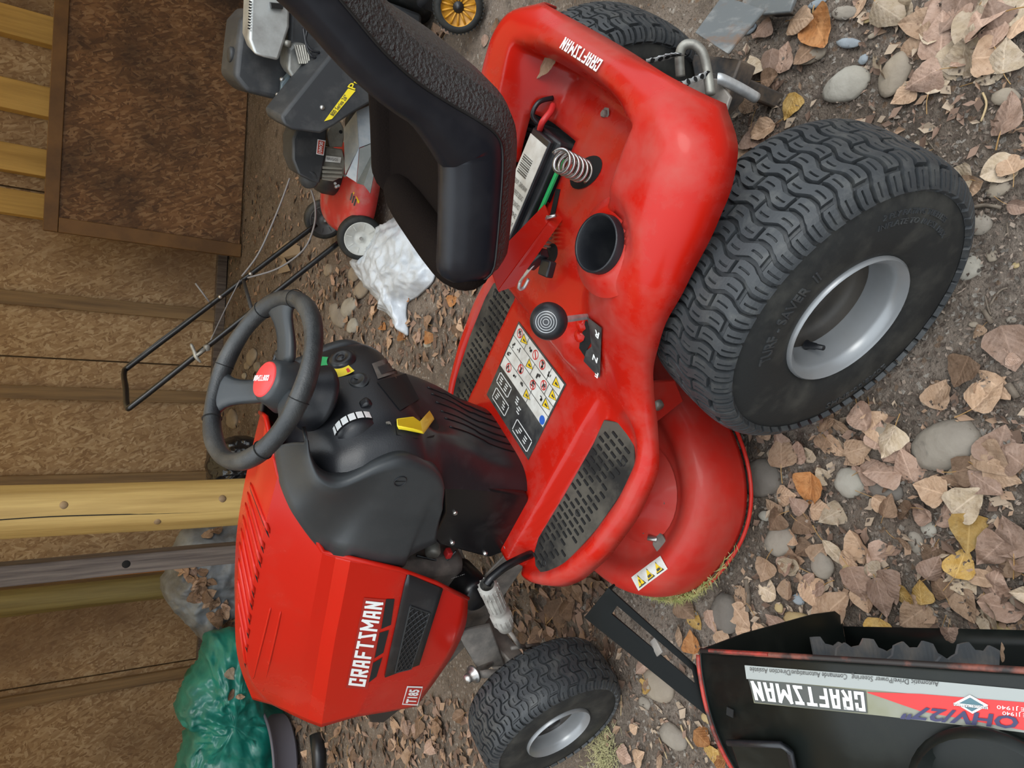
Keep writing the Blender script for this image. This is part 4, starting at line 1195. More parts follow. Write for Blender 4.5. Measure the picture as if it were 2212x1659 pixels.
MB().tube([Vector((1.232, .25, .19)), Vector((1.232, .36, .19))], .012, 12).build('spindle', FRAMEM, AX, smooth=True)
MB().tube([pc + Vector((0, 0, -.01)), Vector((1.232, .27, .19))], .011, 10).build('spindle', FRAMEM, AX, smooth=True)
# grey ribbed hose coupling hanging at the side, black bent rod
c0, c1 = mp(1052, 1262, y=.245), mp(1092, 1352, y=.245)
L_ = (c1 - c0).length; M_ = axis_M(c0, c1 - c0)
prof_ = []
for t, r_ in ((0, .016), (.04, .021), (.14, .022), (.16, .019), (.30, .021), (.50, .020), (.54, .0225), (.58, .019), (.64, .0185), (.68, .024), (.86, .0245), (.90, .021), (1.0, .020), (1.0, .013)): prof_.append((r_, t*L_))
HC = MB().lathe(prof_, 28, M_).build('hose_coupling', mat('dusty_grey_plastic', (.40, .39, .36), .6, var=(.25, .24, .22), vscale=30), MOW, smooth=True)
for k in range(14):
    a = k*2*PI/14
    for t0, t1, r_ in ((.18, .50, .0205), (.69, .86, .0238), (.04, .14, .0215)):
        MB().tube([M_ @ Vector((r_*math.cos(a), r_*math.sin(a), t*L_)) for t in (t0, t1)], .0018, 5).build('coupling_rib', HC.data.materials[0], HC)
MB().lathe([(0, -.004), (.012, -.004), (.0125, .001)], 16, axis_M(c1, c1 - c0)).build('coupling_bore', HOLE, HC)
MB().tube(cr([mp(1168, 1192, y=.20), mp(1140, 1200, y=.215), mp(1095, 1222, y=.225), mp(1062, 1248, y=.235), mp(1052, 1262, y=.24)], 5), .0095, 10).build('bent_rod', BLACKG, MOW, smooth=True)
MB().tube([mp(1098, 1360, y=.245), mp(1122, 1395, y=.24), mp(1150, 1400, y=.235)], .0055, 8).build('drag_link', FRAMEM, MOW, smooth=True)
MB().tube([mp(1105, 1400, y=.24), mp(1165, 1392, y=.235)], .005, 8).build('drag_link', FRAMEM, MOW, smooth=True)
MB().lathe([(0, .006), (.010, .006), (.012, 0)], 6, axis_M(mp(1097, 1184, y=.165), (0, 1, .3))).build('flange_bolt', STEEL, MOW)
MB().lathe([(0, .006), (.010, .006), (.012, 0)], 6, axis_M(mp(1110, 1176, y=.165), (0, 1, .3))).build('flange_bolt', STEEL, MOW)

# ---- cutting deck
DC, DRX, DRY = Vector((.620, 0)), .278, .430
def outline(a, k=1.0, e=2.5):
    c, s = math.cos(a), math.sin(a)
    r = (abs(c)**e + abs(s)**e)**(-1/e)
    return DC.x + DRX*k*r*c, DRY*(1 - (1-k)*.62)*r*s
prof_ = [(1.0, .060), (1.0, .100), (.985, .128), (.95, .158), (.89, .176), (.82, .182), (.76, .178), (.70, .166), (.66, .160), (.60, .158), (.50, .165), (.30, .175), (.05, .175)]
pp = cr([Vector((k, z, 0)) for k, z in prof_], 3)
DM = MB(); rings = []
for p in pp:
    rings.append([Vector((*outline(i*2*PI/96, p.x), p.y)) for i in range(96)])
DM.loft(rings)
DECK = DM.build('cutting_deck', REDDUST, MOW, smooth=True, solid=.004, label='dusty red cutting deck')
DT = tree_of(DM)
MB().tube([Vector((*outline(i*2*PI/96, 1.016), .052)) for i in range(96)], .0045, 6, closed=True).build('deck_lip', REDDUST, DECK, smooth=True)
gb = MB(); g2 = random.Random(4)
for i in range(900):
    a = g2.gauss(.75, .38); x, y = outline(a, g2.uniform(1.0, 1.05)); p = Vector((x, y, .052 + g2.uniform(0, .022)))
    d = Vector((g2.gauss(0, 1), g2.gauss(0, 1), g2.gauss(0, .4))).normalized()*g2.uniform(.008, .02); w = Vector((-d.y, d.x, 0)).normalized()*.0011
    gb.add([p - d - w, p + d*.2 + w*1.5, p + d], [(0, 1, 2)])
GRASSM = mat('dry_grass_clippings', (.22, .25, .07), .8, var=(.40, .36, .16), vscale=60)
o = gb.build('grass_clippings', GRASSM, DECK); o['kind'] = 'stuff'
def dquad2(name, poly, m, lift, n=6):
    (a, b, c, d) = poly; mb = MB(); mb.open = True; R_ = []
    for i in range(n + 1):
        u = i/n
        R_.append([hit(DT, lerp(lerp(a[0], b[0], u), lerp(d[0], c[0], u), j/n), lerp(lerp(a[1], b[1], u), lerp(d[1], c[1], u), j/n), lift)[0] for j in range(n + 1)])
    mb.loft(R_, closed_v=False); return mb.build(name, m, DECK, smooth=True)
q4 = [(1365, 1247), (1428, 1201), (1443, 1228), (1380, 1275)]
dquad2('warning_decal', q4, WHITEL, .002)
def q4p(u, v, l): 
    (a, b, c, d) = q4
    return hit(DT, lerp(lerp(a[0], b[0], u), lerp(d[0], c[0], u), v), lerp(lerp(a[1], b[1], u), lerp(d[1], c[1], u), v), l)[0]
for k in range(3):
    u = .06 + k*.305
    for s, m, l in ((1, DARKPRINT, .0032), (.80, YELLOW, .0042)):
        cu, cv = u + .125, .52
        MB().add([q4p(cu - .12*s, cv + .36*s, l), q4p(cu + .12*s, cv + .36*s, l), q4p(cu, cv - .38*s, l)], [(0, 1, 2)]).build('warning_triangle', m, DECK)
    cu = u + .125
    if k == 0: 
        MB().add([q4p(cu - .016, .45, .0052), q4p(cu + .016, .45, .0052), q4p(cu + .01, .68, .0052), q4p(cu - .01, .68, .0052)], [(0, 1, 2, 3)]).build('exclamation_mark', DARKPRINT, DECK)
        MB().add([q4p(cu - .012, .73, .0052), q4p(cu + .012, .73, .0052), q4p(cu + .012, .79, .0052), q4p(cu - .012, .79, .0052)], [(0, 1, 2, 3)]).build('exclamation_mark', DARKPRINT, DECK)
    else:
        MB().add([q4p(cu - .05, .60, .0052), q4p(cu + .04, .58, .0052), q4p(cu + .06, .72, .0052), q4p(cu - .05, .76, .0052)], [(0, 1, 2, 3)]).build('pictogram', DARKPRINT, DECK)
p, n_ = hit(DT, 1427, 1172); 
MB().prism([p + Vector(v) for v in ((-.02, -.016, 0), (.0, -.022, 0), (.018, -.010, 0), (.02, .012, 0), (.0, .02, 0), (-.018, .012, 0))], (0, 0, .006)).build('deck_lug', FRAMEM, DECK, bevel=.002)
MB().lathe([(0, .02), (.006, .02), (.007, 0)], 8, axis_M(p + Vector((.0, -.01, .004)), (.3, -.5, .5))).build('deck_lug_pin', STEEL, DECK, smooth=True)
# spindle housing, belts cover and lift arm under the footrest
MB().lathe([(0, .05), (.05, .05), (.075, .035), (.10, .012), (.115, 0)], 36, axis_M((.60, .22, .162), (0, 0, 1))).build('spindle_cover', REDDUST, DECK, smooth=True)
for k in range(6):
    a = k*PI/3; MB().lathe([(0, .007), (.006, .007), (.007, 0)], 6, axis_M((.60 + .09*math.cos(a), .22 + .09*math.sin(a), .172), (0, 0, 1))).build('deck_bolt', FRAMEM, DECK)
MB().prism([Vector(v) for v in ((.40, .17, .30), (.47, .17, .30), (.47, .17, .18), (.40, .17, .20))], (0, .006, 0)).build('lift_arm', REDDUST, DECK, bevel=.002)
MB().prism([Vector(v) for v in ((.30, .21, .33), (.36, .21, .33), (.40, .21, .24), (.34, .21, .20), (.29, .21, .26))], (0, .008, 0)).build('lift_arm', REDDUST, DECK, bevel=.002)
MB().lathe([(0, .01), (.01, .01), (.012, 0)], 10, axis_M((.35, .218, .27), (0, 1, 0))).build('lift_pin', DULLMETAL, DECK, smooth=True)

# ---- transaxle, hitch plate, shackle, straps
MB().box((0, 0, .27), (.16, .50, .14)).build('transaxle', FRAMEM, MOW, bevel=.03)
HP = MB().prism([Vector(v) for v in ((-.12, -.08, .34), (-.12, .08, .34), (-.20, .05, .33), (-.215, .0, .33), (-.20, -.05, .33))], (0, 0, -.008)).build('hitch_plate', FRAMEM, MOW, bevel=.002)
sh = [mp(1470, 165, y=-.03), mp(1468, 120, y=-.04), mp(1478, 98, y=-.04), mp(1500, 97, y=-.03), mp(1518, 115, y=-.015), mp(1527, 150, y=.0), mp(1535, 205, y=.03)]
MB().tube(cr(sh, 6), .0085, 12).build('tow_shackle', DULLMETAL, HP, smooth=True)
MB().tube(cr([mp(1550, 170, y=.02), mp(1560, 172, y=.024), mp(1600, 192, y=.036), mp(1634, 212, y=.045)], 4), .0095, 12).build('hitch_pin', GALV, HP, smooth=True)
def strap(pts, w, name='perforated_strap'):
    P = cr(pts, 10); mb = MB(); mb.open = True; rows_ = []
    wd = Vector((.10, .12, 1)).normalized()
    for i, p in enumerate(P):
        ww = w*(1 + .16*math.cos(i*2*PI/5.0)); rows_.append([p - wd*ww/2, p + wd*ww/2])
    mb.loft(rows_, closed_v=False); o = mb.build(name, GALV, HP, smooth=True, solid=.0012, sol_off=0)
    for i in range(2, len(P) - 1, 5):
        d = (P[i+1] - P[i-1]).normalized(); n = d.cross(wd)
        for sgn in (1, -1):
            MB().lathe([(0, .0012), (w*.20, .0012)], 12, axis_M(P[i], n*sgn)).build('strap_hole', HOLE, HP)
strap([mp(1385, 132, y=-.03), mp(1420, 128, y=-.035), mp(1450, 120, y=-.03), mp(1470, 117, y=-.02)], .026)
strap([mp(1450, 190, y=.04), mp(1480, 179, y=.03), mp(1510, 168, y=.015), mp(1534, 157, y=.01)], .026)
# ------------------------------------------------------------------ black snow blower housing beside the mower
ZH = .41
T0 = gz(1515, 1408, ZH); T1 = gz(2212, 1452, ZH)
ad = (T1 - T0); ad.z = 0; ad.normalize()                       # along the width, towards the camera
bk = Vector((ad.y, -ad.x, 0))                                   # horizontal normal
if bk.x > 0: bk = -bk                                           # away from the riding mower = back of the housing
AH = empty('snow_blower_housing', (T0.x, T0.y, 0)); 
tag(AH, 'black snow blower auger housing with white lettering, standing beside the front wheel', 'snow blower')
o0 = Vector((T0.x, T0.y, 0))
LEN = .69
def hp(a, b, z): return ad*a + bk*b + Vector((0, 0, z))         # local to the root
HBLK = mat('housing_black', (.007, .009, .008), .34, var=(.018, .021, .018), vscale=9, vlo=.5, vhi=.8, rvar=.2, spec=.3)
HRED = mat('worn_red_edge', (.35, .03, .02), .5, var=(.03, .02, .015), vscale=30)
# shell profile (b towards the back, z)
sp = [(.0, .500), (.03, .504), (.09, .500), (.15, .482), (.21, .445), (.26, .39), (.29, .32), (.30, .25), (.285, .17), (.25, .10), (.19, .05), (.12, .022), (.02, .015)]
sp = [(b*.9, z*.82) for b, z in sp]
spp = cr([Vector((b, z, 0)) for b, z in sp], 3)
mb = MB(); mb.loft([[hp(a, p.x, p.y) for p in spp] for a in (0, LEN/3, 2*LEN/3, LEN)], closed_v=False)
SHL = mb.build('housing_shell', HBLK, AH, smooth=True, solid=.003)
def side_plate(a):
    P = [(p.x + .004, p.y + .003) for p in spp]
    P += [(.0, .012), (-.012, .03), (-.016, .10), (-.012, .30), (-.004, .405)]
    return MB().prism([hp(a, b, z) for b, z in P], ad*.003).build('side_plate', HBLK, AH, bevel=.001)
for a in (-.003, LEN): side_plate(a)
MB().tube([hp(t, -.002, .411) for t in np.linspace(.0, LEN, 12)], .004, 6).build('front_lip', mat('worn_lip', (.02, .016, .015), .5, var=(.2, .06, .04), vscale=16, vlo=.5, vhi=.65), AH, smooth=True)
MB().tube([hp(t, -.003, .4135) for t in np.linspace(.02, .13, 4)], .003, 6).build('lip_red_wear', HRED, AH)
edge = [hp(-.004, p.x + .004, p.y + .004) for p in spp[:20]]
MB().tube(edge, .0035, 6).build('end_rim', HRED, AH, smooth=True)
HS = MB(); HS.v = list(mb.v); HS.f = list(mb.f)
HS_T = BVHTree.FromPolygons([Vector(v) + o0 for v in HS.v], HS.f)
def hhit(px, py, lift=0.0):
    D = Vector(pray(px, py)).normalized(); p, n, i, d = HS_T.ray_cast(Vector((0, 0, CAM_H)), D)
    if p is None:
        best = None
        for s in np.linspace(.4, 2.0, 100):
            r = HS_T.find_nearest(Vector((0, 0, CAM_H)) + D*s)
            if best is None or r[3] < best[3]: best = r
        p, n = best[0], best[1]
    if n.dot(D) > 0: n = -n
    return p + n*lift - o0
def hs_band(name, pts_lo, pts_hi, m, lift, n=16):
    """strip between two pixel polylines"""
    def smp(P, t):
        t *= len(P) - 1; i = min(int(t), len(P) - 2); f = t - i
        return lerp(P[i][0], P[i+1][0], f), lerp(P[i][1], P[i+1][1], f)
    rows_ = []
    for i in range(n + 1):
        a, b = smp(pts_lo, i/n), smp(pts_hi, i/n)
        rows_.append([hhit(lerp(a[0], b[0], v), lerp(a[1], b[1], v), lift) for v in np.linspace(0, 1, 5)])
    mb = MB(); mb.open = True; mb.loft(rows_, closed_v=False); return mb.build(name, m, AH, smooth=True)
LBL1 = mat('label_gold', (.19, .19, .12), .35, var=(.30, .31, .30), vscale=3, coords='Object')
LBLG = mat('label_grey', (.30, .32, .31), .35)
def ext(p, q, t): return (lerp(p[0], q[0], t), lerp(p[1], q[1], t))
# label runs from x=1608 to beyond the frame
hs_band('label_field', [(1612, 1437), (1900, 1462), (2300, 1500)], [(1630, 1518), (1900, 1545), (2300, 1592)], LBL1, .0012, 24)
hs_band('label_strip', [(1610, 1437), (1900, 1460), (2300, 1497)], [(1614, 1466), (1900, 1491), (2300, 1531)], LBLG, .0018, 24)
hs_band('label_red_flash', [(1875, 1494), (1990, 1498), (2300, 1523)], [(1877, 1496), (1990, 1535), (2300, 1592)], REDPRINT, .0024, 24)
def hs_text(name, s, A_, B_, C_, D_, m, lift, block=False, bold=0.0):
    """A start-bottom, B end-bottom, C end-top, D start-top in pixels"""
    if block: vs, fs, w_ = block_word(s); x0 = 0; h0 = 1.0
    else:
        vs, fs = text_geo(s, bold); x0 = min(v[0] for v in vs); w_ = max(v[0] for v in vs) - x0; h0 = .7
    def fn(a, b):
        u = (a - x0)/w_; v = b/h0
        v = 1 - v
        return hhit(lerp(lerp(A_[0], B_[0], u), lerp(D_[0], C_[0], u), v), lerp(lerp(A_[1], B_[1], u), lerp(D_[1], C_[1], u), v), lift)
    return map_geo(vs, fs, fn).build(name, m, AH)
hs_band('lettering_shadow', [(1618, 1466), (1760, 1480), (1872, 1492)], [(1632, 1516), (1760, 1530), (1876, 1540)], mat('label_dark_grey', (.06, .065, .06), .4), .0022, 14)
hs_text('housing_lettering', 'CRAFTSMAN', (1873, 1536), (1634, 1511), (1624, 1470), (1868, 1494), WHITE, .0030, True)
hs_text('label_print', 'Automatic Drive/Power Steering', (2030, 1483), (1842, 1469), (1842, 1457), (2030, 1472), DARKPRINT, .0028)
hs_text('label_print', 'Commande Automatique/Direction Assistée', (1832, 1468), (1622, 1452), (1622, 1441), (1832, 1456), DARKPRINT, .0028)
hs_text('model_lettering', '8 OHV/27"', (2255, 1578), (1948, 1549), (1962, 1524), (2255, 1552), mat('navy_print', (.03, .03, .09), .4), .0036, bold=.03)
hs_text('model_lettering', 'SAE J1940', (2240, 1538), (2156, 1530), (2156, 1522), (2240, 1530), WHITE, .0032)
hs_text('model_lettering', 'SAE J1940', (2240, 1550), (2168, 1543), (2168, 1535), (2240, 1542), WHITE, .0032)
dia = [(2064, 1517), (2098, 1500), (2138, 1522), (2104, 1540)]
mbd = MB(); mbd.open = True; mbd.add([hhit(*p, .0034) for p in dia], [(0, 1, 2, 3)]); mbd.build('engine_maker_diamond', WHITE, AH)
mbd = MB(); mbd.open = True; mbd.add([hhit(*p, .0042) for p in [(2074, 1518), (2099, 1505), (2128, 1522), (2103, 1535)]], [(0, 1, 2, 3)]); mbd.build('engine_maker_diamond', mat('teal_print', (.06, .14, .17), .4), AH)
hs_band('engine_maker_bar', [(2064, 1516), (2138, 1524)], [(2064, 1522), (2138, 1530)], WHITE, .0048, 4)
hs_text('engine_maker_print', 'BRIGGS&STRATTON', (2137, 1530), (2065, 1522.5), (2065, 1517), (2137, 1524), DARKPRINT, .0054)
# belt cover / chute base at the back of the housing
q0 = hhit(1590, 1605); q1 = hhit(1715, 1612)
P = [hhit(1585, 1600), hhit(1700, 1604), hhit(1718, 1620), hhit(1735, 1700), hhit(1600, 1700)]
MB().prism(P, Vector((0, 0, .012))).build('mounting_plate', HBLK, AH, bevel=.004)
MB().tube([p + Vector((0, 0, .013)) for p in (P[0], P[1], P[2], P[3])], .005, 8).build('plate_flange', BLACKP, AH, smooth=True)
CH = hhit(1830, 1700)
MB().lathe([(.085, 0), (.085, .03), (.10, .035), (.10, .05), (.09, .055)], 40, axis_M(hp(.40, .16, .375), (0, 0, 1))).build('chute_collar', HBLK, AH, smooth=True)
MB().box(hp(.04, .085, .412), (.012, .012, .002)).build('square_hole', HOLE, AH)
# serrated augers
AUG = mat('auger_grey', (.12, .13, .14), .45, metal=.3, var=(.22, .2, .18), vscale=20)
ac = (.122, .165); AR = .108
MB().tube([hp(t, ac[0], ac[1]) for t in (0.0, LEN)], .018, 14).build('auger_shaft', AUG, AH, smooth=True)
for sg in range(2):
    mb = MB(); mb.open = True; n = 110; R_ = []
    for i in range(n + 1):
        t = i/n; a = t*2*PI*1.6 + sg*PI; x = lerp(.03, .30, t) if True else 0
        for_half = []
        k = AR*(1.0 if (i % 6) < 3 else .90)
        R_.append([hp(x + off, ac[0] + r_*math.cos(a), ac[1] + r_*math.sin(a)) for r_, off in ((k, .0), (AR*.72, 0.0))])
    mb.loft(R_, closed_v=False); mb.build('auger_flight', AUG, AH, solid=.004, sol_off=0)
    mb = MB(); mb.open = True; R_ = []
    for i in range(n + 1):
        t = i/n; a = -t*2*PI*1.6 + sg*PI; x = lerp(.39, .66, t); k = AR*(1.0 if (i % 6) < 3 else .90)
        R_.append([hp(x, ac[0] + r_*math.cos(a), ac[1] + r_*math.sin(a)) for r_ in (k, AR*.72)])
    mb.loft(R_, closed_v=False); mb.build('auger_flight', AUG, AH, solid=.004, sol_off=0)
# drift cutter: long slotted flat bar bolted to the far side plate, leaning forward
d0 = gz(1545, 1530, .42) - o0; d1 = gz(1310, 1282, .60) - o0
d0 = hp(-.012, .02, .40)
def gray(px, py, z): return gz(px, py, z) - o0
ZB, ZT = .40, .52
A_, B_ = gray(1528, 1547, ZB), gray(1503, 1437, ZB)       # lower end edges
C_, D_ = gray(1316, 1270, ZT), gray(1264, 1334, ZT)        # upper end edges
sl = [(.02, 0), (.02, 1)]
def bar(u, v): return A_.lerp(B_, u).lerp(D_.lerp(C_, u), v)   # u across, v along
mb = MB(); mb.open = True
us = [0, .54, .80, 1]; vsn = [0, .06, .86, .97, 1.0]
vi = {}
for i, v in enumerate(vsn):
    for j, u in enumerate(us): vi[i, j] = len(mb.v); mb.v.append(tuple(bar(u, v)))
for i in range(len(vsn) - 1):
    for j in range(len(us) - 1):
        if j == 1 and i == 1: continue
        mb.f.append((vi[i, j], vi[i, j+1], vi[i+1, j+1], vi[i+1, j]))
# bent tip
for j, u in enumerate(us): vi[9, j] = len(mb.v); mb.v.append(tuple(bar(u, 1.03) + Vector((0, 0, -.018))))
for j in range(3): mb.f.append((vi[4, j], vi[4, j+1], vi[9, j+1], vi[9, j]))
mb.build('drift_cutter_bar', mat('satin_black_bar', (.006, .007, .007), .55, spec=.12), AH, solid=.004, sol_off=0, bevel=.001)
MB().box(bar(.66, .42) + Vector((0, 0, .003)), (.026, .016, .004), Matrix.Rotation(.8, 3, 'Z')).build('bar_nut_plate', FRAMEM, AH, bevel=.001)

# ------------------------------------------------------------------ rusty steel tongue and plate behind the mower
RUST = mat('rusty_steel_plate', (.13, .14, .142), .6, metal=.2, var=(.20, .10, .045), vscale=9, vlo=.52, vhi=.66, var2=(.25, .25, .24), v2scale=22, v2lo=.5, v2hi=.7)
DRUST = mat('dark_rusted_bar', (.05, .05, .052), .6, metal=.3, var=(.16, .12, .09), vscale=20)
t0, t1, t2, t3 = gz(1500, 70, .26), gz(1570, 115, .26), gz(1650, 20, .16), gz(1560, -10, .16)
TG = empty('cart_tongue', ((t0.x+t2.x)/2, (t0.y+t2.y)/2, 0))
tc0 = Vector(TG.location)
MB().prism([p - tc0 for p in (t0, t1, t2, t3)], (0, 0, -.008)).build('tongue_plate', RUST, TG, bevel=.002)
MB().prism([p - tc0 for p in (gz(1490, 115, .19), gz(1600, 128, .19), gz(1572, 205, .19), gz(1540, 240, .19), gz(1505, 200, .19))], (0, 0, -.05)).build('tongue_clevis', DRUST, TG, bevel=.004)
MB().prism([p - tc0 for p in (gz(1535, 140, .18), gz(1575, 150, .18), gz(1560, 185, .18), gz(1535, 180, .18))], (0, 0, -.20)).build('tongue_leg', DRUST, TG, bevel=.004)
tag(TG, 'rusty flat steel cart tongue pinned to the mower hitch', 'cart tongue')
t = [gz(1600, 8, .05), gz(1645, 32, .05), gz(1705, 26, .05), gz(1725, -30, .05), gz(1620, -40, .05)]
c = sum(t, Vector())/5; RP = empty('rusty_plate', (c.x, c.y, 0))
MB().prism([p - Vector((c.x, c.y, 0)) for p in t], (0, 0, -.012)).build('plate', RUST, RP, bevel=.003)
MB().prism([p*1.0 - Vector((c.x, c.y, .012)) for p in (t[0].lerp(c, .3), t[1].lerp(c, .3), t[2].lerp(c, .3))], (0, 0, -.037)).build('plate_foot', DRUST, RP, bevel=.003)
tag(RP, 'small rusty steel plate lying beyond the cart tongue', 'steel plate')

# ------------------------------------------------------------------ wheel with yellow spokes (push mower behind the seat)
wc = gz(990, 14, .09); YW = empty('yellow_wheel_mower', (wc.x, wc.y, 0))
wz_ = max(wc.z, .10); WR = .088
nrm = Vector((-.62, -.70, .32)).normalized()
wcl = Vector((0, 0, wc.z))
M_ = axis_M(wcl, nrm)
WH = MB().lathe([(WR*.72, .018), (WR*.80, .022), (WR*.92, .020), (WR, .012), (WR, -.022), (WR*.9, -.03), (WR*.72, -.026)], 48, M_).build('wheel', RUBBER, YW, smooth=True)
for k in range(40):
    a = k*2*PI/40
    MB().box(M_ @ Vector((WR*1.01*math.cos(a), WR*1.01*math.sin(a), -.005)), (.008, .006, .034), (M_.to_3x3() @ Matrix.Rotation(a, 3, 'Z'))).build('tread_knob', RUBBER, WH)
AMB = mat('amber_plastic', (.62, .30, .02), .45, var=(.4, .18, .02), vscale=20)
HB = MB().lathe([(0, .006), (WR*.68, .004), (WR*.74, .016), (WR*.76, .018), (WR*.76, .0)], 40, M_).build('wheel_hub', AMB, YW, smooth=True)
for k in range(14):
    a = k*2*PI/14
    MB().tube([M_ @ Vector((r_*math.cos(a), r_*math.sin(a), .009)) for r_ in (WR*.2, WR*.70)], .004, 6).build('hub_spoke', AMB, HB, smooth=True)
MB().lathe([(0, .022), (.008, .022), (.010, .016), (WR*.22, .014), (WR*.24, .006)], 20, M_).build('hub_bolt', BLACKP, HB, smooth=True)
MB().box(wcl + Vector((.16, .12, .03)), (.22, .16, .10)).build('mower_deck', BLACKP, YW, bevel=.02)
tag(YW, 'push mower corner with yellow spoked wheel behind the red fender', 'push mower')
# ------------------------------------------------------------------ snow blower with black belt cover behind the seat
SB = empty('snow_blower', (1.15, 2.75, 0)); so = Vector(SB.location)
tag(SB, 'black snow blower with yellow label on belt cover and small engine', 'snow blower')
def G(px, py, Y): return gy(px, py, Y) - so
def slab(name, poly, Y, ext, m, parent, bevel=.006, smooth=True):
    return MB().prism([G(x, y, Y) for x, y in poly], ext).build(name, m, parent, bevel=bevel, bseg=3)
CHAR = mat('charcoal_plastic', (.028, .030, .033), .5, var=(.07, .07, .07), vscale=12, vlo=.5, vhi=.8)
BC_ = slab('belt_cover', [(607, 252), (614, 270), (632, 281), (693, 289), (722, 273), (768, 242), (840, 200), (812, 105), (735, 108), (716, 116)], 2.55, (.05, .10, .035), CHAR, SB, .010)
bf = lambda px, py, l=.002: gy(px, py, 2.55 - l) - so
mb = MB(); mb.open = True; mb.add([bf(700, 262), bf(717, 257), bf(768, 196), bf(752, 191)], [(0, 1, 2, 3)]); mb.build('yellow_label', YELLOWP, SB)
def btext(s, A_, B_, C_, D_, m, l=.004):
    vs, fs = text_geo(s, .01); x0 = min(v[0] for v in vs); w_ = max(v[0] for v in vs) - x0
    def fn(a, b):
        u = (a - x0)/w_; v = b/.7
        return bf(lerp(lerp(A_[0], B_[0], u), lerp(D_[0], C_[0], u), v), lerp(lerp(A_[1], B_[1], u), lerp(D_[1], C_[1], u), v), l)
    map_geo(vs, fs, fn).build('label_print', m, SB)
btext('800 Series 26"', (720, 251), (752, 209), (744, 204), (712, 247), DARKPRINT)
btext('Pr', (766, 194), (780, 174), (764, 168), (750, 188), YELLOWP)
MB().lathe([(0, .006), (.006, .005), (.009, 0)], 10, axis_M(bf(696, 232), (0, -1, .3))).build('cover_bolt', STEEL, SB, smooth=True)
FT = slab('fuel_tank', [(505, 166), (511, 110), (519, 44), (545, 15), (640, 60), (650, 170), (601, 217), (533, 200)], 2.72, (.06, .16, .02), CHAR, SB, .02)
MB().lathe([(0, .02), (.024, .02), (.028, .016), (.028, .002), (.02, 0), (.016, -.015)], 14, axis_M(G(507, 112, 2.74) + Vector((.0, .03, -.005)), (-.1, 0, 1))).build('fuel_cap', CHAR, SB, smooth=True)
MUF = slab('muffler_shield', [(541, -30), (537, 85), (549, 118), (572, 126), (603, 133), (627, 60), (628, -30)], 2.60, (.05, .07, .01), mat('pale_steel_shield', (.50, .52, .51), .42, metal=.6, var=(.33, .33, .32), vscale=7), SB, .012)
for k in range(10):
    c = G(541 - k*.35, 4 + k*6.4, 2.595)
    MB().box(c, (.004, .003, .009)).build('shield_vent', HOLE, MUF)
slab('muffler_outlet', [(584, 5), (612, 8), (612, 20), (586, 18)], 2.585, (.01, .02, 0), BLACKG, MUF, .002)
slab('air_cleaner', [(632, 22), (626, 72), (640, 90), (660, 97), (690, 84), (730, 70), (710, 15), (655, 5)], 2.66, (.06, .1, .01), mat('grey_shroud', (.12, .13, .145), .45, var=(.2, .2, .2), vscale=10), SB, .012)
CY = slab('cylinder_head', [(622, 105), (620, 150), (634, 173), (655, 165), (690, 125), (660, 95), (636, 92)], 2.64, (.05, .08, .01), mat('cast_alloy', (.30, .30, .28), .45, metal=.5, var=(.2, .2, .19), vscale=20), SB, .012)
for k in range(6):
    a, b = G(637 + k*5.2, 98, 2.625), G(648 + k*4.2, 138, 2.625)
    MB().tube([a, b], .0045, 6).build('cooling_fin', DULLMETAL, CY)
for k, (x, y) in enumerate(((609, 172), (600, 205), (619, 92))):
    MB().lathe([(0, .008), (.007, .008), (.009, 0)], 8, axis_M(G(x, y, 2.69), (0, -1, .3))).build('engine_bolt', STEEL, SB, smooth=True)
slab('engine_bracket', [(608, 180), (626, 160), (630, 175), (606, 215)], 2.68, (.02, .02, 0), mat('blue_grey_steel', (.14, .18, .20), .5, metal=.4), SB, .003)
for pts in ([(668, 52), (660, 85), (672, 108), (690, 113)], [(655, 60), (662, 100), (672, 120), (682, 124)]):
    MB().tube(cr([G(x, y, 2.6) for x, y in pts], 5), .005, 8).build('spark_lead', BLACKP, SB, smooth=True)
MB().tube([G(612, 92, 2.62), G(628, 96, 2.61)], .012, 10).build('exhaust_pipe', DULLMETAL, SB, smooth=True)
MB().box((.16, -.02, .40), (.22, .16, .36)).build('engine_block', CHAR, SB, bevel=.02)
MB().box((.16, -.06, .16), (.30, .22, .18)).build('drive_case', CHAR, SB, bevel=.02)
for s in (-1, 1):
    MB().lathe([(.06, .04), (.14, .045), (.165, .03), (.165, -.03), (.14, -.045), (.06, -.04)], 32, axis_M((.16 + s*.21, -.06, .165), (1, 0, 0))).build('drive_wheel', RUBBER, SB, smooth=True)
SHEET = mat('blue_grey_sheet', (.16, .185, .21), .5, metal=.25, var=(.26, .27, .27), vscale=12)
def sheet(name, poly, m, Yf):
    """folded sheet metal; each corner has its own distance"""
    P = [gy(x, y, Y) - so for x, y, Y in poly]; mb = MB(); mb.open = True; mb.add(P, [tuple(range(len(P)))])
    return mb.build(name, m, SB, solid=.003, sol_off=0)
sheet('folded_plate', [(771, 240, 2.62), (819, 218, 2.60), (819, 303, 2.60), (776, 319, 2.62)], SHEET, 0)
sheet('folded_plate', [(771, 240, 2.62), (776, 319, 2.62), (746, 376, 2.70), (752, 330, 2.74), (743, 278, 2.74)], SHEET, 0)
sheet('folded_plate', [(776, 319, 2.62), (752, 370, 2.66), (748, 380, 2.66), (770, 394, 2.64)], SHEET, 0)
sheet('rubber_flap', [(777, 321, 2.60), (818, 305, 2.56), (811, 360, 2.55), (800, 418, 2.54), (786, 400, 2.56), (771, 396, 2.60)], mat('dark_flap', (.055, .062, .058), .55, var=(.1, .1, .09), vscale=14), 0)
MB().tube([G(818, 218, 2.62), Vector((.02, -.05, .2))], .01, 8).build('frame_bar', CHAR, SB)

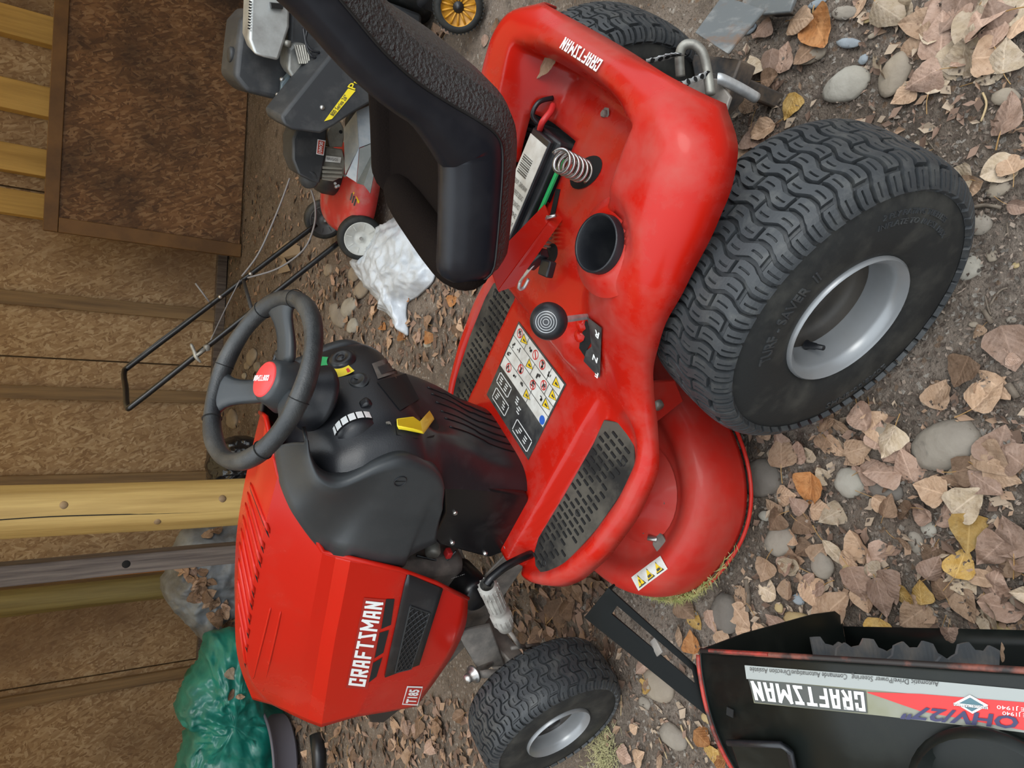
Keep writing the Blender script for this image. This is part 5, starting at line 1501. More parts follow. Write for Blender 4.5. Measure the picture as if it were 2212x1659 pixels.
# ------------------------------------------------------------------ small red push mower
PM = empty('push_mower', (.78, 3.2, 0)); po = Vector(PM.location)
tag(PM, 'small red push mower with white hubs and long black handle', 'push mower')
def Gp(px, py, z): return gz(px, py, z) - po
PMR = mat('faded_red_deck', (.50, .035, .03), .5, var=(.42, .16, .14), vscale=9, vlo=.45, vhi=.7)
# deck: rounded tray
dc = Vector((.10, .02, 0)); ang = math.radians(70)
rings = []
for k, z in ((1.0, .06), (1.0, .10), (.97, .135), (.86, .155), (.60, .165), (.1, .168)):
    ring = []
    for i in range(40):
        a = i*2*PI/40; e = 3.0; r_ = (abs(math.cos(a))**e + abs(math.sin(a))**e)**(-1/e)
        x, y = .27*k*r_*math.cos(a), .205*k*r_*math.sin(a)
        ring.append(dc + Vector((x*math.cos(ang) - y*math.sin(ang), x*math.sin(ang) + y*math.cos(ang), z)))
    rings.append(ring)
PD = MB().loft(rings, cap=True).build('mower_deck', PMR, PM, smooth=True)
def pwheel(c, nrm, R_, hub, name='wheel'):
    M_ = axis_M(c, nrm)
    w = MB().lathe([(R_*.70, .022), (R_*.78, .024), (R_*.93, .022), (R_, .012), (R_, -.018), (R_*.9, -.024), (R_*.7, -.022)], 40, M_).build(name, RUBBER, PM, smooth=True)
    MB().lathe([(0, .016), (.016, .016), (.02, .013), (R_*.34, .013), (R_*.38, .018), (R_*.66, .018), (R_*.72, .024), (R_*.75, .024), (R_*.75, 0)], 36, M_).build('hub', hub, w, smooth=True)
    for k in range(8):
        a = k*2*PI/8
        MB().box(M_ @ Vector((R_*.53*math.cos(a), R_*.53*math.sin(a), .0185)), (R_*.24, .004, .003), M_.to_3x3() @ Matrix.Rotation(a, 3, 'Z')).build('hub_rib', hub, w)
    MB().lathe([(0, .026), (.007, .026), (.008, .024), (.008, .014)], 6, M_).build('hub_nut', STEEL, w)
    return w
WHUB = mat('white_hub', (.62, .63, .60), .5, var=(.5, .5, .46), vscale=18)
wn = Vector((-.42, -.86, .12)).normalized()
pwheel(Gp(778, 513, .10), wn, .102, WHUB)
pwheel(Gp(700, 474, .10), wn, .098, mat('dark_hub', (.06, .06, .06), .5))
pwheel(Vector((.36, -.12, .09)), wn, .09, WHUB)
# engine
EN = MB().lathe([(.0, .27), (.06, .27), (.095, .25), (.105, .22), (.105, .17), (.09, .16)], 30, axis_M(dc + Vector((.06, 0, 0)), (0, 0, 1))).build('recoil_shroud', CHAR, PM, smooth=True)
def Ge(px, py, Y): return gy(px, py, Y) - po
def eslab(name, poly, Y, ext, m, b=.005): return MB().prism([Ge(x, y, Y) for x, y in poly], ext).build(name, m, PM, bevel=b)
eslab('engine_shroud', [(632, 300), (640, 280), (708, 276), (704, 340), (692, 398), (672, 392), (645, 378), (632, 345)], 2.98, (.05, .12, .01), CHAR, .010)
MB().prism([Ge(x, y, 2.972) for x, y in ((686, 301), (703, 304), (699, 336), (683, 333))], (0, -.002, 0)).build('oil_label', WHITE, PM)
MB().prism([Ge(x, y, 2.968) for x, y in ((688, 303), (701, 306), (697, 334), (685, 331))], (0, -.002, 0)).build('oil_label', mat('label_red', (.5, .06, .03), .45), PM)
vs, fs = text_geo('10W30', .02); x0 = min(v[0] for v in vs); w_ = max(v[0] for v in vs) - x0
def fn(a, b):
    u = .06 + .88*(a - x0)/w_; v = .2 + .6*b/.7
    # reads upward in the photo: start at the photo bottom
    A_, B_, C_, D_ = (697, 334), (701, 306), (688, 303), (685, 331)
    return Ge(lerp(lerp(A_[0], B_[0], u), lerp(D_[0], C_[0], u), v), lerp(lerp(A_[1], B_[1], u), lerp(D_[1], C_[1], u), v), 2.962)
map_geo(vs, fs, fn).build('oil_label_print', WHITE, PM)
CAST = mat('cast_grey', (.36, .35, .30), .5, metal=.4, var=(.22, .21, .18), vscale=16)
eslab('crankcase', [(704, 318), (740, 322), (746, 352), (744, 380), (720, 392), (694, 388)], 3.0, (.03, .1, 0), CAST)
eslab('crankcase_cover', [(714, 268), (736, 262), (746, 285), (740, 318), (712, 318), (706, 290)], 3.02, (.03, .1, 0), CAST)
MB().lathe([(0, .001), (.008, .001)], 12, axis_M(Ge(736, 285, 3.008), (0, -1, .2))).build('bolt_hole', HOLE, PM)
MB().prism([Ge(x, y, 2.992) for x, y in ((704, 336), (737, 340), (735, 352), (702, 349))], (0, -.001, 0)).build('serial_plate', WHITEL, PM)
text_on('serial_print', 'BRIGGS', Ge(718, 344, 2.988), Ge(734, 346, 2.988) - Ge(704, 342, 2.988), (0, 0, 1), DARKPRINT, PM, width=.05)
for k in range(3): MB().tube([Ge(696, 362 + k*9, 2.985), Ge(738, 364 + k*9, 2.985)], .006, 6).build('cast_rib', CAST, PM)
for x, y in ((724, 397), (731, 402), (726, 404), (745, 380), (768, 365)):
    MB().lathe([(0, .008), (.006, .008), (.008, 0)], 6, axis_M(Ge(x, y, 3.0), (0, -1, .3))).build('engine_bolt', STEEL, PM)
MB().lathe([(.0, .03), (.035, .03), (.04, .02), (.042, -.05)], 24, axis_M(Ge(668, 385, 3.02), (-.4, -.7, .3))).build('air_filter_cup', CHAR, PM, smooth=True)
# yellow-black sticker on the deck
mb = MB(); mb.open = True; mb.add([Gp(764, 414, .158), Gp(776, 436, .14), Gp(770, 446, .14), Gp(755, 465, .145), Gp(752, 444, .158)], [(0, 1, 2, 3, 4)]); mb.build('deck_sticker', YELLOW, PM, solid=.004, sol_off=1)
for k in range(3):
    MB().tube([Gp(761 + k*4, 418 + k*6, .168), Gp(757 + k*4, 432 + k*6, .168)], .004, 5).build('sticker_print', DARKPRINT, PM)
# handle
A0, B0 = Gp(683, 485, .15), Gp(737, 520, .15)
A1 = gy(268, 800, 3.7) - po; B1 = gy(276, 884, 3.36) - po
hm_ = A0.lerp(A1, .5)
def bent(p0, p1): return [p0, p0.lerp(p1, .3), p0.lerp(p1, .62), p1]
HDL = MB().tube(cr([A0, A0.lerp(A1, .35), A0.lerp(A1, .7), A1.lerp(A0, .04), A1.lerp(B1, .06), A1.lerp(B1, .5), B1.lerp(A1, .06), B1.lerp(B0, .04), B0.lerp(B1, .7), B0.lerp(B1, .35), B0], 5), .0125, 10).build('handle', BLACKG, PM, smooth=True)
MB().tube([A0.lerp(A1, .40), B0.lerp(B1, .44)], .009, 8).build('handle_brace', CHAR, PM, smooth=True)
MB().tube([A1.lerp(A0, .03) + Vector((.0, 0, .012)), A1.lerp(A0, .2) + Vector((0, 0, .014)), A1.lerp(A0, .36) + Vector((0, 0, .010))], .006, 8).build('control_bail', CHAR, PM, smooth=True)
hk = gy(428, 775, 3.25) - po
MB().tube(cr([gy(412, 742, 3.27) - po, gy(420, 760, 3.26) - po, gy(424, 772, 3.25) - po, gy(434, 783, 3.25) - po], 5), [.003, .007, .008, .008, .008, .008, .009, .009, .009, .009, .008, .008, .007, .006, .005, .003][:16], 8).build('starter_grip', DULLMETAL, PM, smooth=True)
MB().tube([gy(424, 768, 3.25) - po, gy(448, 752, 3.26) - po], .007, 8).build('grip_stem', DULLMETAL, PM, smooth=True)
MB().lathe([(0, .014), (.012, .012), (.014, 0), (.012, -.012)], 12, axis_M(gy(447, 751, 3.26) - po, (1, -.3, .3))).build('rope_guide', DULLMETAL, PM, smooth=True)
for t in (.36, .52):
    MB().lathe([(0, .016), (.008, .015), (.010, .01), (.010, 0)], 8, axis_M(A0.lerp(A1, t), (0, -1, .4))).build('handle_bolt', STEEL, PM, smooth=True)
CBL = mat('grey_cable', (.20, .19, .19), .5)
MB().tube(cr([gy(626, 385, 3.35) - po, gy(600, 455, 3.4) - po, gy(560, 545, 3.45) - po, gy(522, 597, 3.5) - po], 6), .0045, 6).build('control_cable', CBL, PM, smooth=True)
MB().tube(cr([gy(672, 410, 3.2) - po, gy(681, 445, 3.2) - po, gy(678, 490, 3.25) - po, gy(655, 540, 3.3) - po, gy(600, 580, 3.4) - po, gy(535, 600, 3.5) - po], 6), .0045, 6).build('control_cable', CBL, PM, smooth=True)
MB().tube(cr([gy(518, 605, 3.5) - po, gy(488, 665, 3.45) - po, gy(455, 735, 3.3) - po], 6), .003, 6).build('starter_rope', CBL, PM, smooth=True)
MB().tube([gy(422, 612, 3.6) - po, gy(452, 652, 3.58) - po], .004, 6).build('control_rod', CBL, PM, smooth=True)

# ------------------------------------------------------------------ bags and tarps: crumpled sheets draped as closed lumps
def crumple(name, label, cat, base, outline_px, z_top, m, seed, amp=.02, freq=9.0, parts=None, n=64, rings_n=22, zfun=None, sub=1):
    """a lump of folded plastic on the ground. outline_px gives its footprint on the ground"""
    P = [gz(x, y, .0) for x, y in outline_px]
    c = sum(P, Vector())/len(P)
    Q = []
    for i in range(len(P)):
        p0, p1, p2, p3 = P[i-1], P[i], P[(i+1) % len(P)], P[(i+2) % len(P)]
        k = n//len(P)
        for j in range(k):
            t = j/k; Q.append(.5*((2*p1) + (p2 - p0)*t + (2*p0 - 5*p1 + 4*p2 - p3)*t*t + (3*p1 - p0 - 3*p2 + p3)*t**3))
    root = empty(name, (c.x, c.y, 0))
    rings = []
    for r_ in range(rings_n + 1):
        s = r_/rings_n
        ring = []
        for q in Q:
            d = q - c
            k = 1 - s
            z = z_top*(1 - (k)**2.4) if zfun is None else zfun(d*k, k)
            p = Vector((d.x*k, d.y*k, z))
            # folds: ridged noise
            a = Vector((p.x*freq + seed, p.y*freq, p.z*freq))
            f1 = 1 - abs(mn.noise(a))*2; f2 = 1 - abs(mn.noise(a*2.3 + Vector((7, 3, 1))))*2; f3 = mn.noise(a*5.1)
            dz = amp*(f1*.9 + f2*.6 + f3*.12 + .12*(1 - abs(mn.noise(a*4.3))*2))
            dirv = Vector((d.x, d.y, 0)).normalized()*.5*min(1, 2*k) + Vector((0, 0, 1))
            p = p + dirv*dz*min(1, s*5 + .15)
            p.z = max(p.z, .002 + .01*s)
            ring.append(p)
        rings.append(ring)
    mb = MB(); mb.loft(rings, cap=True)
    o = mb.build('sheet', m, root, smooth=True)
    if sub:
        k = o.modifiers.new('sub', 'SUBSURF'); k.levels = sub; k.render_levels = sub
    tag(root, label, cat); return root
BAGW = mat('white_plastic_film', (.56, .61, .67), .28, var=(.42, .45, .48), vscale=14, bump=.35, bscale=22, spec=.6)
crumple('plastic_bag', 'crumpled white plastic bag lying on the dirt beside the push mower', 'plastic bag', None,
        [(882, 725), (850, 690), (800, 620), (768, 570), (782, 548), (818, 522), (850, 470), (900, 480), (935, 560), (938, 605), (905, 640), (880, 660)], .085, BAGW, 3.0, .020, 8.5, n=120, rings_n=40, sub=0)
TEAL = mat('teal_tarp', (.012, .20, .155), .34, var=(.005, .12, .095), vscale=6, bump=.25, bscale=26, spec=.6)
GTARP = mat('silver_grey_tarp', (.20, .22, .24), .5, var=(.10, .10, .10), vscale=6, bump=.3, bscale=30)
def wall_lump(name, label, cat, poly, Y, depth, m, seed, amp, freq, n=130):
    """heap with an upright outline: poly pixels at distance Y, bulging towards the viewer, standing on the ground"""
    P = [gy(x, y, Y) for x, y in poly]; c = sum(P, Vector())/len(P)
    root = empty(name, (c.x, Y, 0)); ro = Vector(root.location)
    Q = []
    for i in range(len(P)):
        p0, p1, p2, p3 = P[i-1], P[i], P[(i+1) % len(P)], P[(i+2) % len(P)]
        k = n//len(P)
        for j in range(k):
            t = j/k; Q.append(.5*((2*p1) + (p2 - p0)*t + (2*p0 - 5*p1 + 4*p2 - p3)*t*t + (3*p1 - p0 - 3*p2 + p3)*t**3))
    rings = []
    for side in (1, -1):
        for r_ in range(0, 25):
            s = r_/24; k = (1 - s) if side < 0 else s
            ring = []
            for q in Q:
                p = c + (q - c)*k - ro
                b = math.sqrt(max(0, 1 - k**2.2))*depth
                p.y += -b if side > 0 else b*.8
                a = Vector((p.x*freq + seed, p.y*freq, p.z*freq*.7))
                f1 = 1 - abs(mn.noise(a))*2; f2 = 1 - abs(mn.noise(a*2.3 + Vector((7, 3, 1))))*2
                d = Vector((p.x*.4, -1 if side > 0 else 1, .3)).normalized()
                f3 = 1 - abs(mn.noise(a*4.1 + Vector((1, 9, 4))))*2
                p = p + d*amp*(f1 + .55*f2 + .3*f3)
                p.z = max(p.z, .003); ring.append(p)
            rings.append(ring)
    mb = MB(); mb.loft(rings, cap=True); o = mb.build('sheet', m, root, smooth=True)
    tag(root, label, cat); return root
wall_lump('teal_tarp', 'crumpled teal green tarp heaped in front of the red hood', 'tarp', [(455, 1375), (440, 1430), (405, 1480), (384, 1540), (420, 1570), (395, 1640), (400, 1760), (640, 1780), (640, 1560), (580, 1520), (540, 1420), (520, 1365), (480, 1368)], 4.1, .22, TEAL, 2.0, .042, 8.5)
GT = wall_lump('grey_tarp', 'silver grey tarp bundle full of dead leaves beside the log post', 'tarp', [(400, 1150), (365, 1230), (352, 1265), (370, 1310), (410, 1350), (450, 1378), (560, 1380), (600, 1250), (560, 1130), (470, 1132)], 4.6, .26, GTARP, 8.0, .03, 7)
wall_lump('black_bag', 'shiny black plastic bag behind the steering wheel', 'plastic bag', [(500, 945), (455, 985), (452, 1035), (470, 1060), (560, 1060), (600, 1000), (560, 950)], 4.9, .15, mat('black_film', (.008, .009, .012), .22, bump=.5, bscale=30, spec=.7), 4.0, .03, 9)
# leaves caught on the tarps
def tree_world(root):
    ch = root.children[0]; vs_ = [Vector(v.co) + Vector(root.location) for v in ch.data.vertices]
    return BVHTree.FromPolygons(vs_, [tuple(p.vertices) for p in ch.data.polygons])
TARP_LEAVES = []
def tarp_leaf(tree, px, py, col, size, label):
    D = Vector(pray(px, py)).normalized(); p, n, i, d = tree.ray_cast(Vector((0, 0, CAM_H)), D)
    if p is None: return
    if n.dot(D) > 0: n = -n
    TARP_LEAVES.append((tuple(p + n*.006), n.copy(), col, size, label))
gt_ = tree_world(GT); tt_ = tree_world(bpy.data.objects['teal_tarp'])
tr_rng = random.Random(21)
for k in range(46):
    t = tr_rng.random()
    tarp_leaf(gt_, lerp(395, 470, t) + tr_rng.uniform(-16, 16) + (18 if t > .5 else 0), lerp(1215, 1345, t) + tr_rng.uniform(-28, 28), tr_rng.choice(['dark', 'dark', 'pink', 'tan']), tr_rng.uniform(.05, .08), None)
for px, py, c_ in ((452, 1156, 'tan'), (470, 1150, 'dark')): tarp_leaf(gt_, px, py, c_, .075, None)
for px, py, c_ in ((495, 1500, 'dark'), (516, 1506, 'tan'), (496, 1459, 'pale')): tarp_leaf(tt_, px, py, c_, .06, 'teal')
# black pipe lying on the ground under the nose
pp_ = [gz(686, 1585, .02), gz(693, 1625, .02), gz(694, 1720, .02)]; c = pp_[0].copy(); c.z = 0
BPI = MB().tube([p - c for p in pp_], [.03, .034, .024], 14).build('black_pipe', BLACKP, None, smooth=True); BPI.location = (c.x, c.y, .012)
tag(BPI, 'short black pipe lying on the dirt under the mower nose', 'pipe')
# grey plastic tub under the teal tarp
tb = gz(610, 1600, .0); TUB = empty('grey_tub', (tb.x, tb.y - .15, 0))
MB().lathe([(0, .02), (.20, .02), (.23, .14), (.26, .16), (.26, .17), (.235, .165), (.21, .03)], 40).build('tub_body', mat('mauve_grey_plastic', (.13, .125, .15), .5), TUB, smooth=True)
MB().tube([Vector((.262*math.cos(a*2*PI/40), .262*math.sin(a*2*PI/40), .165)) for a in range(40)], .008, 8, closed=True).build('tub_rim', MATS['mauve_grey_plastic'], TUB, smooth=True)
tag(TUB, 'low grey plastic tub under the teal tarp', 'tub')
# brown paper scrap
sc_ = [gz(x, y, .012) for x, y in ((590, 545), (622, 520), (648, 532), (650, 548), (618, 562), (628, 585), (600, 592), (612, 565))]
c = sum(sc_, Vector())/8; PS = empty('paper_scrap', (c.x, c.y, 0))
mb = MB(); mb.add([p - Vector((c.x, c.y, 0)) + Vector((0, 0, .012*mn.noise(p*9))) for p in sc_] + [Vector((0, 0, .03))], [(i, (i+1) % 8, 8) for i in range(8)]); mb.open = True
mb.build('paper', mat('brown_paper', (.26, .20, .14), .8), PS, solid=.001)
tag(PS, 'torn brown paper scrap on the dirt under the mower handle', 'paper scrap')
# ------------------------------------------------------------------ stones half sunk in the dirt
def stone_mat(name, a, b): return mat(name, a, .75, var=b, vscale=6, vlo=.4, vhi=.65, var2=tuple(x*.55 for x in a), v2scale=30, v2lo=.62, v2hi=.75, bump=.25, bscale=60)
SM_ = {'g': stone_mat('stone_grey', (.275, .24, .195), (.2, .17, .138)), 't': stone_mat('stone_tan', (.29, .24, .18), (.21, .17, .13)), 'w': stone_mat('stone_pale', (.36, .335, .285), (.27, .245, .2)),
       'b': stone_mat('stone_blue', (.26, .29, .31), (.2, .22, .24)), 'y': stone_mat('stone_ochre', (.42, .31, .15), (.33, .25, .13)), 'd': stone_mat('stone_dark', (.15, .13, .11), (.11, .095, .08))}
SNAME = {'g': 'grey', 't': 'tan', 'w': 'pale', 'b': 'bluish', 'y': 'ochre', 'd': 'dark'}
def in_mower(x, y, pad=0.0):
    dx, dy = x - MX, y - MY
    a, b = dx*FWV[0] + dy*FWV[1], dx*LFV[0] + dy*LFV[1]
    if abs(a) < .15 + pad and .22 - pad < abs(b) < .46 + pad: return True
    if abs(a - 1.232) < .11 + pad and .26 - pad < abs(b) < .45 + pad: return True
    return False
STONES = [(2037,959,66,55,'g',.5), (1640,1032,40,44,'d',.2), (1679,1169,34,32,'g',.6), (1896,938,30,30,'t',0), (1831,1042,33,34,'w',.3), (1907,1057,35,30,'d',0), (1972,1173,16,25,'g',.2),
 (2001,1144,15,18,'w',.6), (2196,1205,28,18,'b',0), (1770,1223,22,28,'g',.3), (1829,1234,14,16,'y',0), (1726,1350,40,24,'y',0), (1647,1115,13,11,'w',0), (1719,1296,12,12,'b',0), (1677,1314,9,11,'y',0),
 (2108,484,24,23,'g',0), (2078,578,34,28,'w',0), (2138,551,11,14,'t',.3), (2189,572,7,7,'y',0), (2150,406,22,20,'t',.2), (2033,632,13,11,'t',0),
 (1822,181,42,38,'w',0), (1927,159,27,48,'t',-.35), (1746,119,28,16,'t',0), (1826,90,24,11,'b',-.4), (1818,25,25,15,'g',-.4), (2167,206,25,19,'t',-.3), (1873,38,13,7,'y',0), (1764,286,26,15,'t',0), (1940,307,17,11,'y',-.5),
 (1880,74,9,6,'t',0), (2119,103,11,8,'t',0), (1760,4,18,9,'b',0), (1860,125,9,11,'b',0), (1417,1481,32,38,'t',.2), (1449,1593,27,26,'g',0), (1522,1554,11,11,'y',0), (1561,1328,28,45,'d',0), (1387,1520,12,14,'g',0),
 (725,681,18,22,'g',-.4), (749,664,15,21,'w',.2), (758,704,10,17,'w',.2), (777,625,15,19,'t',.2), (762,590,12,18,'t',0), (705,583,8,14,'t',0), (920,743,9,8,'w',0), (980,729,9,9,'d',0),
 (499,905,16,21,'t',0), (541,772,13,18,'t',.2), (553,792,9,11,'g',0), (531,790,8,9,'t',0), (525,812,6,7,'w',0), (568,800,8,8,'t',0), (1612,60,14,12,'b',0), (1578,205,10,12,'g',0), (1640,145,12,9,'t',0),
 (2180,690,10,8,'g',0), (2098,700,9,7,'t',0), (1990,800,8,6,'g',0), (1880,1290,8,7,'t',0), (2150,1365,24,20,'y',0), (2200,1300,20,18,'t',0)]
SLAB = {0: 'biggest smooth grey stone between rear tire and black housing', 1: 'dark stone half under the edge of the red cutting deck', 2: 'domed grey stone standing clear beside the red cutting deck', 3: 'tan stone partly under leaves near the rear tire',
 4: 'pale stone beside the big rusty orange leaf', 5: 'dark flat stone among leaves beside the biggest grey stone', 11: 'ochre stone tucked against the side plate of the black housing', 16: 'pale stone beside the rear tire tread', 21: 'pale round stone beyond the rear tire near the hitch',
 22: 'long tan stone beside the pale round one beyond the rear tire', 34: 'tan stone under the slotted black bar', 35: 'grey stone on bare dirt beside the black housing', 37: 'dark stone between the cutting deck and the black housing'}
for k, (px, py, rx, ry, tone, tl) in enumerate(STONES):
    p = gz(px, py, .008); dist = np.dot(np.array(p) - np.array([0, 0, CAM_H]), F_AX); s = dist/F_PX
    # footprint on the ground: photo x is foreshortened depth
    el = abs(pray(px, py)[2])/np.linalg.norm(pray(px, py))
    a, b = ry*s, rx*s/max(.35, el)
    hgt = min(a, b)*.50
    rg = random.Random(k); mb = MB(); rings = []
    for i in range(1, 10):
        th = PI*i/10; ring = []
        for j in range(18):
            ph = j*2*PI/18; d = Vector((math.sin(th)*math.cos(ph), math.sin(th)*math.sin(ph), math.cos(th)))
            r_ = 1 + .16*mn.noise(d*1.4 + Vector((k*3.1, 0, 0))) + .05*mn.noise(d*3.5 + Vector((0, k, 0)))
            ring.append((a*d.x*r_, b*d.y*r_, hgt*d.z*r_*1.0))
        rings.append(ring)
    mb.loft(rings, cap=True)
    o = mb.build('stone', SM_[tone], None, smooth=True)
    o.location = (p.x, p.y, -hgt*.10); o.rotation_euler = (0, 0, tl)
    big = rx*ry > 700
    lab = ('%s rounded stone sunk in the dirt' % SNAME[tone]) if big else ('small %s pebble lying in the dirt' % SNAME[tone])
    lab = SLAB.get(k, lab)
    tag(o, lab, 'stone' if big else 'pebble', ('%s stones in the dirt' if big else '%s pebbles in the dirt') % SNAME[tone])

# ------------------------------------------------------------------ dead leaves
def leaf_mat(name, a, b, c):
    m = bpy.data.materials.new(name); m.use_nodes = True; N = m.node_tree.nodes; Lk = m.node_tree.links; bs = N['Principled BSDF']
    tc = N.new('ShaderNodeTexCoord'); oi = N.new('ShaderNodeObjectInfo')
    ofs = N.new('ShaderNodeVectorMath'); ofs.operation = 'MULTIPLY_ADD'
    rv = N.new('ShaderNodeCombineXYZ'); Lk.new(oi.outputs['Random'], rv.inputs[0]); Lk.new(oi.outputs['Random'], rv.inputs[2])
    sc = N.new('ShaderNodeVectorMath'); sc.operation = 'SCALE'; sc.inputs['Scale'].default_value = 37.0; Lk.new(rv.outputs[0], sc.inputs[0])
    ad = N.new('ShaderNodeVectorMath'); ad.operation = 'ADD'; Lk.new(tc.outputs['Object'], ad.inputs[0]); Lk.new(sc.outputs[0], ad.inputs[1])
    def noise(s, d=5):
        n = N.new('ShaderNodeTexNoise'); n.inputs['Scale'].default_value = s; n.inputs['Detail'].default_value = d; n.inputs['Roughness'].default_value = .65; Lk.new(ad.outputs[0], n.inputs['Vector']); return n.outputs[0]
    def mix(f, p, q, lo, hi, amt=1.0):
        r = N.new('ShaderNodeMapRange'); r.inputs[1].default_value = lo; r.inputs[2].default_value = hi; r.inputs[4].default_value = amt; Lk.new(f, r.inputs[0])
        x = N.new('ShaderNodeMix'); x.data_type = 'RGBA'; Lk.new(r.outputs[0], x.inputs[0])
        if isinstance(p, tuple): x.inputs[6].default_value = (*p, 1)
        else: Lk.new(p, x.inputs[6])
        if isinstance(q, tuple): x.inputs[7].default_value = (*q, 1)
        else: Lk.new(q, x.inputs[7])
        return x.outputs[2]
    col = mix(noise(3.0), a, b, .38, .62)
    col = mix(noise(7.5), col, c, .54, .74, .75)
    # side veins and midrib from the leaf's own shape
    sx = N.new('ShaderNodeSeparateXYZ'); Lk.new(tc.outputs['Object'], sx.inputs[0])
    ab = N.new('ShaderNodeMath'); ab.operation = 'ABSOLUTE'; Lk.new(sx.outputs[1], ab.inputs[0])
    m1 = N.new('ShaderNodeMath'); m1.operation = 'MULTIPLY_ADD'; Lk.new(ab.outputs[0], m1.inputs[0]); m1.inputs[1].default_value = -1.1; Lk.new(sx.outputs[0], m1.inputs[2])
    m2 = N.new('ShaderNodeMath'); m2.operation = 'MULTIPLY'; Lk.new(m1.outputs[0], m2.inputs[0]); m2.inputs[1].default_value = 38.0
    sn = N.new('ShaderNodeMath'); sn.operation = 'SINE'; Lk.new(m2.outputs[0], sn.inputs[0])
    mr = N.new('ShaderNodeMapRange'); mr.inputs[1].default_value = .028; mr.inputs[2].default_value = .008; Lk.new(ab.outputs[0], mr.inputs[0])
    col = mix(sn.outputs[0], col, tuple(x*.75 for x in a), .85, 1.0, .28)
    col = mix(mr.outputs[0], col, tuple(min(1, x*1.25) for x in b), 0, 1, .7)
    hs = N.new('ShaderNodeHueSaturation'); Lk.new(col, hs.inputs['Color'])
    vr = N.new('ShaderNodeMapRange'); vr.inputs[3].default_value = .62; vr.inputs[4].default_value = 1.12; Lk.new(oi.outputs['Random'], vr.inputs[0]); Lk.new(vr.outputs[0], hs.inputs['Value'])
    Lk.new(hs.outputs[0], bs.inputs['Base Color']); bs.inputs['Roughness'].default_value = .7; bs.inputs['Specular IOR Level'].default_value = .3
    hh = N.new('ShaderNodeMath'); hh.operation = 'MULTIPLY_ADD'; Lk.new(sn.outputs[0], hh.inputs[0]); hh.inputs[1].default_value = .10; Lk.new(noise(16, 6), hh.inputs[2])
    bp = N.new('ShaderNodeBump'); bp.inputs['Strength'].default_value = .6; bp.inputs['Distance'].default_value = .004; Lk.new(hh.outputs[0], bp.inputs['Height']); Lk.new(bp.outputs[0], bs.inputs['Normal'])
    return m
LM = {'tan': leaf_mat('leaf_tan', (.42, .27, .17), (.50, .34, .23), (.22, .12, .07)), 'pink': leaf_mat('leaf_pinkish', (.36, .23, .165), (.44, .30, .23), (.18, .10, .07)),
      'pale': leaf_mat('leaf_pale', (.52, .40, .27), (.60, .48, .36), (.30, .2, .12)), 'dark': leaf_mat('leaf_dark', (.19, .115, .07), (.27, .17, .11), (.08, .05, .03)),
      'gold': leaf_mat('leaf_golden', (.50, .29, .07), (.58, .38, .14), (.26, .13, .04)), 'orange': leaf_mat('leaf_orange', (.40, .16, .05), (.48, .23, .09), (.18, .07, .03))}
STEMM = mat('leaf_stem', (.38, .22, .08), .6)
def leaf_mesh(seed, kind):
    rg = random.Random(seed); n, m_ = 12, 8
    fold = rg.uniform(-.35, .5); curl = rg.uniform(-.9, 1.1); tw = rg.uniform(-.4, .4)
    vs = []
    for i in range(n + 1):
        t = i/n
        if kind == 0: w = .46*math.sin(PI*min(1, t**.62))**.8*(1 - .35*t)*1.15      # broad, pointed
        elif kind == 1: w = .40*math.sin(PI*t**.8)**.7                                # round
        elif kind == 2: w = .22*math.sin(PI*t)**.8                                    # narrow
        else: w = .50*math.sin(PI*min(1, t**.55))**.6*(1 - .5*t**2)                 # heart
        w = max(w, .004)
        for j in range(m_ + 1):
            u = -1 + 2*j/m_
            ed = 1 + .05*mn.noise(Vector((t*9 + seed, u*2, seed*.7)))*abs(u)*2
            y = u*w*ed
            x = t - .5 - (.10*abs(u)**1.5*(1 - t) if kind in (0, 3) else 0)*(1 if t < .4 else .3)
            if kind == 3 and t < .2: x -= .0
            z = fold*abs(u)*w*.7 + curl*.22*(t - .45)**2 + curl*.25*(u*w)**2*2 + .055*mn.noise(Vector((x*4 + seed, y*4, seed))) + .02*mn.noise(Vector((x*11, y*11 + seed, 0))) + tw*y*(t - .5)
            z -= .012*math.exp(-(u/.12)**2)
            vs.append((x, y, z))
    fs = [(i*(m_+1)+j, i*(m_+1)+j+1, (i+1)*(m_+1)+j+1, (i+1)*(m_+1)+j) for i in range(n) for j in range(m_)]
    zmin = min(v[2] for v in vs); vs = [(x, y, z - zmin) for x, y, z in vs]
    me = bpy.data.meshes.new('leaf'); me.from_pydata(vs, [], fs); me.update()
    for p in me.polygons: p.use_smooth = True
    z0 = vs[m_//2][2]
    sb_ = MB(); L = rg.uniform(.35, .7); a = rg.uniform(-.5, .5)
    sb_.tube(cr([Vector((-.48, 0, z0)), Vector((-.5 - L*.4, a*L*.3, z0*.6 + .03)), Vector((-.5 - L, a*L, .015))], 4), [.014, .013, .013, .012, .012, .012, .013, .014, .016], 5)
    sm = bpy.data.meshes.new('stem'); sm.from_pydata(sb_.v, [], sb_.f); sm.update(); sm.materials.append(STEMM)
    return me, sm
LEAF = {}
for c_ in LM:
    for k in range(8):
        me, sm = leaf_mesh(k*17 + len(c_), (0, 1, 3, 0, 2, 3, 1, 0)[k])
        me.materials.append(LM[c_]); LEAF[c_, k] = (me, sm)
LLAB = {'tan': 'tan dead leaf', 'pink': 'pinkish brown dead leaf', 'pale': 'pale straw dead leaf', 'dark': 'dark brown dead leaf', 'gold': 'golden yellow dead leaf', 'orange': 'rusty orange dead leaf'}
lr = random.Random(11)
NLEAF = [0]
